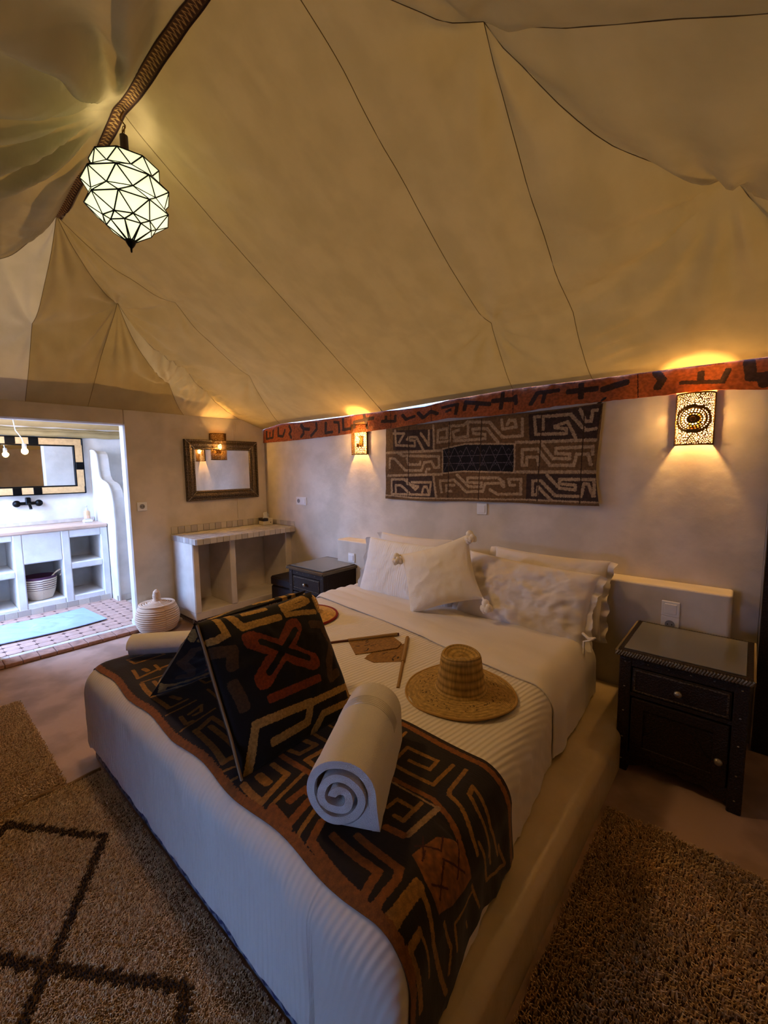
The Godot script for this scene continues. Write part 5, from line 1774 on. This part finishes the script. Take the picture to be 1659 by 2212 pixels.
# ---------------------------------------------------------------- rolled towels
func roll_towel(called: String, label: String, r: float, length: float, at: Vector3, turn: float, tail: bool, turns := 2.4) -> void:
	var o := thing(called, label, "towel", at, turn, "rolled white towels on the bed runner")
	# the towel lies along z, its spiral end at +z; the cloth winds outward over the top and down on the right
	var th := r * 0.21
	var n := 130
	var core := func(t: float) -> Vector2:
		var a := TAU * turns * (1.0 - t)
		var rr := lerpf(r * 0.06, r * 0.82, t) * (1.0 + 0.07 * sin(a * 2.0 + 1.0) * (1.0 - t))
		# the outermost turn is round
		rr = lerpf(rr, r * 0.79, smoothstep(1.0 - 0.8 / turns, 1.0, t) * 0.8)
		return Vector2(rr * cos(a), rr * sin(a) + r)
	var line := []
	for i in n + 1:
		line.append(core.call(float(i) / n))
	if tail:
		for i in 8:
			var t := (i + 1) / 8.0
			line.append(Vector2(lerpf(line[n].x, r * 0.86, t), lerpf(line[n].y, 0.006, t)))
	var g := Geo.new()
	var m := line.size() - 1
	cloth(g, m, 24, func(u: float, v: float) -> Vector3:
		var k := u * m
		var i := mini(int(k), m - 1)
		var p: Vector2 = (line[i] as Vector2).lerp(line[i + 1], k - i)
		var z := lerpf(length * 0.5, -length * 0.5, v)
		var out := (p - Vector2(0, r)).length() / r
		z += (0.5 - v) * 2.0 * (0.018 * (1.0 - out)) + 0.006 * sin(u * 40.0) * absf(v - 0.5)
		var f := 1.0 + 0.03 * warp.get_noise_2d(u * 6.0, v * 4.0)
		return Vector3(p.x * f, maxf((p.y - r) * f + r, 0.004), z), th)
	if tail:
		# the layers sag together between the roll and its loose end
		var heel := PackedVector2Array()
		for i in 11:
			var a := -PI * 0.5 * i / 10.0
			heel.append(Vector2(r * 0.74 * cos(a), r + r * 0.9 * sin(a)))
		heel.append(Vector2(r * 0.9, 0.006))
		prism(g, heel, length * 0.985, Transform3D(Basis(), Vector3(0, 0, -length * 0.4925)))
	put(g, "roll", M.terry, o)
	g = Geo.new()
	tube(g, [Vector3(0.0, r, length * 0.46), Vector3(0.0, r, -length * 0.46)], r * 0.16, 14)
	put(g, "core", M.terry, o)
	if tail:
		for k in 6:
			g = Geo.new()
			var z := -length * 0.5 + 0.085 + k * 0.009
			var band := []
			for i in 26:
				var q: Vector2 = core.call(lerpf(1.0 - 0.46 / turns, 0.995, i / 25.0)) - Vector2(0, r)
				q = q.normalized() * (q.length() + th + 0.0006)
				band.append(Vector3(q.x, q.y + r, z))
			tube(g, band, 0.0018, 4)
			put(g, "woven_rib", M.linen, o)


func towels() -> void:
	roll_towel("rolled_towel", "thick rolled white towel with its spiral end towards the foot of the bed", 0.098, 0.40, Vector3(-0.868, 0.512, -0.868), 0.52, true)
	roll_towel("rolled_towel", "flatter rolled towel at the left end of the bed runner behind the dark cushions", 0.060, 0.50, Vector3(-2.165, 0.513, -0.92), -0.72, false)


# ---------------------------------------------------------------- straw hats
func straw(seed_: int) -> Array:
	var im := Image.create_empty(512, 256, false, Image.FORMAT_RGBA8)
	var hm := Image.create_empty(512, 256, false, Image.FORMAT_RGB8)
	for y in 256:
		for x in 512:
			var row := y / 8
			var p := sin(TAU * (x / 8.0 + 0.37 * (row * row % 7) + (y % 8) * (0.10 if row % 2 else -0.10)))
			var q := sin(PI * (y % 8) / 8.0)
			var h := 0.5 * q + 0.1 * p * q + 0.2
			var v := 0.72 + 0.26 * q + 0.03 * p * q + 0.16 * noise.get_noise_2d(x * 4.0 + seed_ * 99, y * 4.0)
			im.set_pixel(x, y, Color(0.76 * v, 0.61 * v, 0.34 * v))
			hm.set_pixel(x, y, Color(h, h, h))
	return [im, hm]


func hats() -> void:
	var s := straw(1)
	var im: Image = s[0]
	var rng := RandomNumberGenerator.new()
	rng.seed = 4
	for k in 46:
		var x := rng.randi_range(0, 508)
		var y: int = [102, 110, 94, 126, 70][k % 5] + rng.randi_range(-3, 3)
		for j in 3:
			im.fill_rect(Rect2i(x + rng.randi_range(-4, 4), y + j * 3, 4, 3), Color(0.16, 0.09, 0.045))
	var m := surf(Color.WHITE, 0.85, {"tex": tex(im), "bump": tex(s[1]), "depth": 0.25, "uv": Vector3(2, 1, 1)})
	var prof := []
	# from the brim's edge in, up the crown and into the sunken top
	for i in 27:
		var t := i / 26.0
		prof.append(Vector2(lerpf(0.226, 0.112, t), 0.008 + 0.010 * sin(t * PI * 0.5) + 0.0016 * absf(sin(i * PI / 2.0))))
	for q in [[0.105, 0.024], [0.100, 0.036], [0.096, 0.06], [0.093, 0.085], [0.089, 0.11], [0.086, 0.135], [0.084, 0.155], [0.081, 0.166], [0.076, 0.172], [0.070, 0.171], [0.064, 0.163], [0.05, 0.157], [0.03, 0.155], [0.0005, 0.154]]:
		prof.append(Vector2(q[0], q[1]))
	var o := thing("straw_hat", "wide-brimmed straw hat with a tall crown on the ribbed bedspread", "hat", Vector3(-0.885, 0.512, -1.497))
	var g := Geo.new()
	lathe(g, prof, 96, Transform3D(), func(a: float, r: float, y: float) -> Vector2:
		var e := smoothstep(0.11, 0.226, r)
		return Vector2(0.006 * sin(3.0 * a + 1.0) * e + 0.0015 * sin(a * 31.0) * e, 0.007 * sin(2.0 * a + 0.6) * e + 0.003 * sin(5.0 * a) * e + (0.004 * sin(a * 2.0) if y > 0.14 else 0.0)))
	put(g, "braid", m, o)
	g = Geo.new()
	var rim := []
	for i in 97:
		var a := TAU * i / 96.0
		var e := 0.226 + 0.006 * sin(3.0 * a + 1.0)
		rim.append(Vector3(e * cos(a), 0.008 + 0.007 * sin(2.0 * a + 0.6) + 0.003 * sin(5.0 * a), e * sin(a)))
	tube(g, rim, 0.0045, 6)
	put(g, "edge_braid", surf(Color(0.68, 0.53, 0.29), 0.85), o)
	var s2 := straw(2)
	var m2 := surf(Color(1.12, 1.08, 1.0), 0.85, {"tex": tex(s2[0]), "bump": tex(s2[1]), "depth": 0.25})
	var h := thing("straw_hat", "straw hat with a red edged brim half hidden behind the dark cushions", "hat", Vector3(-2.13, 0.511, -1.665))
	g = Geo.new()
	var p2 := [Vector2(0.205, 0.006)]
	for i in 12:
		p2.append(Vector2(lerpf(0.2, 0.10, i / 11.0), 0.012 + 0.012 * i / 11.0))
	for q in [[0.094, 0.04], [0.088, 0.08], [0.078, 0.11], [0.058, 0.132], [0.03, 0.143], [0.0005, 0.146]]:
		p2.append(Vector2(q[0], q[1]))
	lathe(g, p2, 64)
	put(g, "braid", m2, h)
	g = Geo.new()
	rim = []
	for i in 65:
		rim.append(Vector3(0.206 * cos(TAU * i / 64.0), 0.009, 0.206 * sin(TAU * i / 64.0)))
	tube(g, rim, 0.008, 8)
	put(g, "red_edge", surf(Color(0.50, 0.115, 0.06), 0.85), h)


# ---------------------------------------------------------------- two flag-shaped palm fans
func fans() -> void:
	var s := straw(3)
	var im: Image = s[0]
	var rng := RandomNumberGenerator.new()
	rng.seed = 12
	for k in 26:
		var x := rng.randi_range(10, 490)
		var y := rng.randi_range(20, 150)
		stroke(im, [x, y, x + rng.randi_range(-24, 24), y + rng.randi_range(8, 20)], 7.0, Color(0.22, 0.15, 0.07) if k % 2 else Color(0.74, 0.62, 0.38), 1.0, 1.0)
	var m := surf(Color(0.80, 0.72, 0.58), 0.85, {"tex": tex(im), "bump": tex(s[1]), "depth": 0.2})
	var wood := surf(Color(0.33, 0.155, 0.085), 0.55)
	var cane := surf(Color(0.58, 0.44, 0.22), 0.7)
	for q in [["woven palm fan with a red-brown stick running under the dark cushions", [-1.76, -1.365], [-1.465, -1.80], [[-1.62, -1.558], [-1.48, -1.765], [-1.385, -1.725], [-1.365, -1.665], [-1.475, -1.465]], wood, 0.0],
		["woven palm fan with a pale cane stick, half under the other fan", [-1.108, -1.352], [-1.408, -1.806], [[-1.372, -1.752], [-1.248, -1.565], [-1.352, -1.465], [-1.428, -1.468], [-1.435, -1.56]], cane, -0.005]]:
		var o := thing("palm_fan", q[0], "hand fan", Vector3.ZERO, 0.0, "palm fans on the bedspread")
		var a := Vector3(q[1][0], 0.515 + q[5], q[1][1])
		var b := Vector3(q[2][0], 0.522 + q[5], q[2][1])
		var g := Geo.new()
		tube(g, [a, a.lerp(b, 0.5), b], 0.0075, 8, 1.1)
		put(g, "stick", q[4], o)
		g = Geo.new()
		tube(g, [a.lerp(b, 0.45), a.lerp(b, 0.98)], 0.0105, 8, 1.0)
		put(g, "woven_sleeve", cane, o)
		g = Geo.new()
		var poly := PackedVector2Array()
		for c in q[3]:
			poly.append(Vector2(c[0], -c[1]))
		prism(g, poly, 0.006, Transform3D(Basis(Vector3.RIGHT, -PI / 2), Vector3(0, 0.510 + q[5], 0)))
		for i in g.v.size():
			g.uv[i] = Vector2(g.v[i].x * 3.0, g.v[i].z * 3.0)
		put(g, "woven_leaf", m, o)


# ---------------------------------------------------------------- baskets
func coil(profile: Array, rows: int, r: float, g: Geo, n := 40) -> void:
	# coiled basketry: a rope ring for each row along the profile
	for k in rows:
		var t := float(k) / (rows - 1) * (profile.size() - 1)
		var i := mini(int(t), profile.size() - 2)
		var p: Vector2 = (profile[i] as Vector2).lerp(profile[i + 1], t - i)
		var ring := []
		for j in n + 1:
			var a := TAU * j / n
			ring.append(Vector3(p.x * cos(a), p.y + r * 0.4 * a / TAU, p.x * sin(a)))
		tube(g, ring, r, 7)


func baskets() -> void:
	var o := thing("lidded_basket", "round coiled palm basket with a knobbed lid on the floor beside the bathroom door", "basket", Vector3(-4.04, 0, -1.49))
	var g := Geo.new()
	var side := [Vector2(0.11, 0.010), Vector2(0.145, 0.03), Vector2(0.168, 0.08), Vector2(0.175, 0.13), Vector2(0.170, 0.18), Vector2(0.152, 0.225), Vector2(0.138, 0.245)]
	coil(side, 17, 0.0092, g)
	put(g, "body", M.palm, o)
	g = Geo.new()
	lathe(g, [Vector2(0.0001, 0.004), Vector2(0.11, 0.004), Vector2(0.14, 0.03), Vector2(0.163, 0.08), Vector2(0.169, 0.13), Vector2(0.164, 0.18), Vector2(0.147, 0.225), Vector2(0.134, 0.242), Vector2(0.0001, 0.242)], 40)
	put(g, "binding", M.palm_band, o)
	g = Geo.new()
	coil([Vector2(0.128, 0.256), Vector2(0.07, 0.268), Vector2(0.03, 0.278), Vector2(0.024, 0.300), Vector2(0.026, 0.33), Vector2(0.020, 0.36), Vector2(0.006, 0.375)], 19, 0.0082, g, 32)
	lathe(g, [Vector2(0.0001, 0.25), Vector2(0.128, 0.25), Vector2(0.07, 0.264), Vector2(0.028, 0.274), Vector2(0.022, 0.30), Vector2(0.022, 0.34), Vector2(0.0001, 0.372)], 32)
	put(g, "lid", M.palm, o)
	g = Geo.new()
	var ring := []
	for j in 41:
		ring.append(Vector3(0.140 * cos(TAU * j / 40.0), 0.254, 0.140 * sin(TAU * j / 40.0)))
	tube(g, ring, 0.011, 8)
	put(g, "lid_rim", M.palm, o)
	var b := thing("striped_basket", "woven basket with purple stripes and a rope handle in the washstand niche", "basket", Vector3(-5.56, 0.146, -0.925))
	var shape := [Vector2(0.098, 0.008), Vector2(0.115, 0.05), Vector2(0.128, 0.10), Vector2(0.138, 0.16), Vector2(0.146, 0.235)]
	g = Geo.new()
	lathe(g, [Vector2(0.0001, 0.004), Vector2(0.096, 0.004), Vector2(0.113, 0.05), Vector2(0.126, 0.10), Vector2(0.136, 0.16), Vector2(0.143, 0.24), Vector2(0.138, 0.24), Vector2(0.13, 0.16), Vector2(0.12, 0.1), Vector2(0.09, 0.012), Vector2(0.0001, 0.012)], 36)
	put(g, "body", M.purple, b)
	g = Geo.new()
	coil([shape[0], shape[1], shape[2]], 12, 0.0052, g, 36)
	for k in 5:
		var y := 0.115 + k * 0.022
		coil([Vector2(0.131 + k * 0.0028, y), Vector2(0.131 + k * 0.0028, y + 0.006)], 2, 0.005, g, 36)
	put(g, "pale_coils", M.raffia, b)
	g = Geo.new()
	for q in [0.0, 0.012]:
		var pts := []
		for i in 13:
			var a := PI * i / 12.0
			pts.append(Vector3(0.02 + q + 0.02 * sin(a), 0.215 + 0.07 * sin(a), -0.135 - 0.045 * sin(a) + 0.035 * cos(a)))
		tube(g, pts, 0.006, 6)
	put(g, "handle", M.raffia, b)


# ---------------------------------------------------------------- plates on the walls, tissues
func wall_plate(called: String, label: String, at: Vector3, turn: float, kinds: Array) -> void:
	var o := thing(called, label, "socket" if kinds[0] == "s" else "light switch", at, turn)
	var w := 0.082 * kinds.size()
	var g := Geo.new()
	box(g, Vector3(0, 0, 0.005), Vector3(w, 0.082, 0.01), 0.003)
	put(g, "plate", M.white_plastic, o)
	for i in kinds.size():
		var x := -w / 2 + 0.041 + i * 0.082
		if kinds[i] == "s":
			g = Geo.new()
			lathe(g, [Vector2(0.022, 0.0), Vector2(0.022, 0.002), Vector2(0.019, 0.0025), Vector2(0.018, -0.0005), Vector2(0.0001, -0.0005)], 24, Transform3D(Basis(Vector3.RIGHT, PI / 2), Vector3(x, 0, 0.011)))
			put(g, "outlet", M.grey_plastic, o)
			g = Geo.new()
			for s in [-1, 1]:
				lathe(g, [Vector2(0.003, 0.0), Vector2(0.003, 0.0008), Vector2(0.0001, 0.001)], 10, Transform3D(Basis(Vector3.RIGHT, PI / 2), Vector3(x + s * 0.0095, 0, 0.0115)))
			put(g, "contact_hole", M.dark_hole, o)
		else:
			g = Geo.new()
			box(g, Vector3(x, 0, 0.011), Vector3(0.054, 0.054, 0.007), 0.002)
			put(g, "rocker", M.white_plastic, o)


func small_things() -> void:
	wall_plate("wall_socket", "white wall socket between the bathroom door and the silver framed mirror", Vector3(-4.23, 1.13, -1.487), PI / 2, ["s"])
	wall_plate("wall_socket", "white double plate of socket and switch on the back wall near the left corner", Vector3(-3.59, 1.12, -2.815), 0.0, ["s", "r"])
	wall_plate("wall_switch", "white light switch on the back wall just under the wall hanging", Vector3(-1.494, 1.148, -2.815), 0.0, ["r"])
	wall_plate("wall_switch", "white switch on the ledge front above the left bedside cabinet", Vector3(-2.70, 0.655, -2.66), 0.0, ["r"])
	wall_plate("wall_switch", "switch in shade on the ledge front above the right bedside cabinet", Vector3(-0.30, 0.69, -2.66), 0.0, ["r"])
	wall_plate("wall_socket", "socket in shade below the switch on the ledge front, behind the right bedside cabinet", Vector3(-0.30, 0.607, -2.66), 0.0, ["s"])
	var t := thing("tissue_box", "open box of paper tissues on the tiled desk in the corner", "tissue box", Vector3(-4.115, 0.841, -2.715), PI / 2 - 0.15)
	var g := Geo.new()
	box(g, Vector3(0, 0.036, 0), Vector3(0.115, 0.07, 0.115), 0.003)
	put(g, "carton", surf(Color(0.78, 0.74, 0.64), 0.6), t)
	g = Geo.new()
	box(g, Vector3(-0.028, 0.058, 0.0), Vector3(0.062, 0.032, 0.118), 0.003)
	put(g, "dark_band", surf(Color(0.14, 0.12, 0.17), 0.5), t)
	g = Geo.new()
	box(g, Vector3(0.03, 0.028, 0.0585), Vector3(0.012, 0.010, 0.001), 0.0)
	put(g, "printed_mark", surf(Color(0.15, 0.13, 0.12), 0.5), t)
	g = Geo.new()
	cloth(g, 16, 16, func(u: float, v: float) -> Vector3:
		var a := (u - 0.5) * 2.0
		var y := 0.072 + 0.075 * pow(v, 0.8) * (1.0 - 0.45 * a * a)
		return Vector3(a * 0.042 * (1.0 - 0.35 * v), y, 0.022 * sin(a * 5.0 + v * 2.0) * (0.4 + v) + 0.012 * v), 0.0015)
	put(g, "tissue", surf(Color(0.92, 0.92, 0.90), 0.9, {"back": Color(0.4, 0.4, 0.4)}), t)
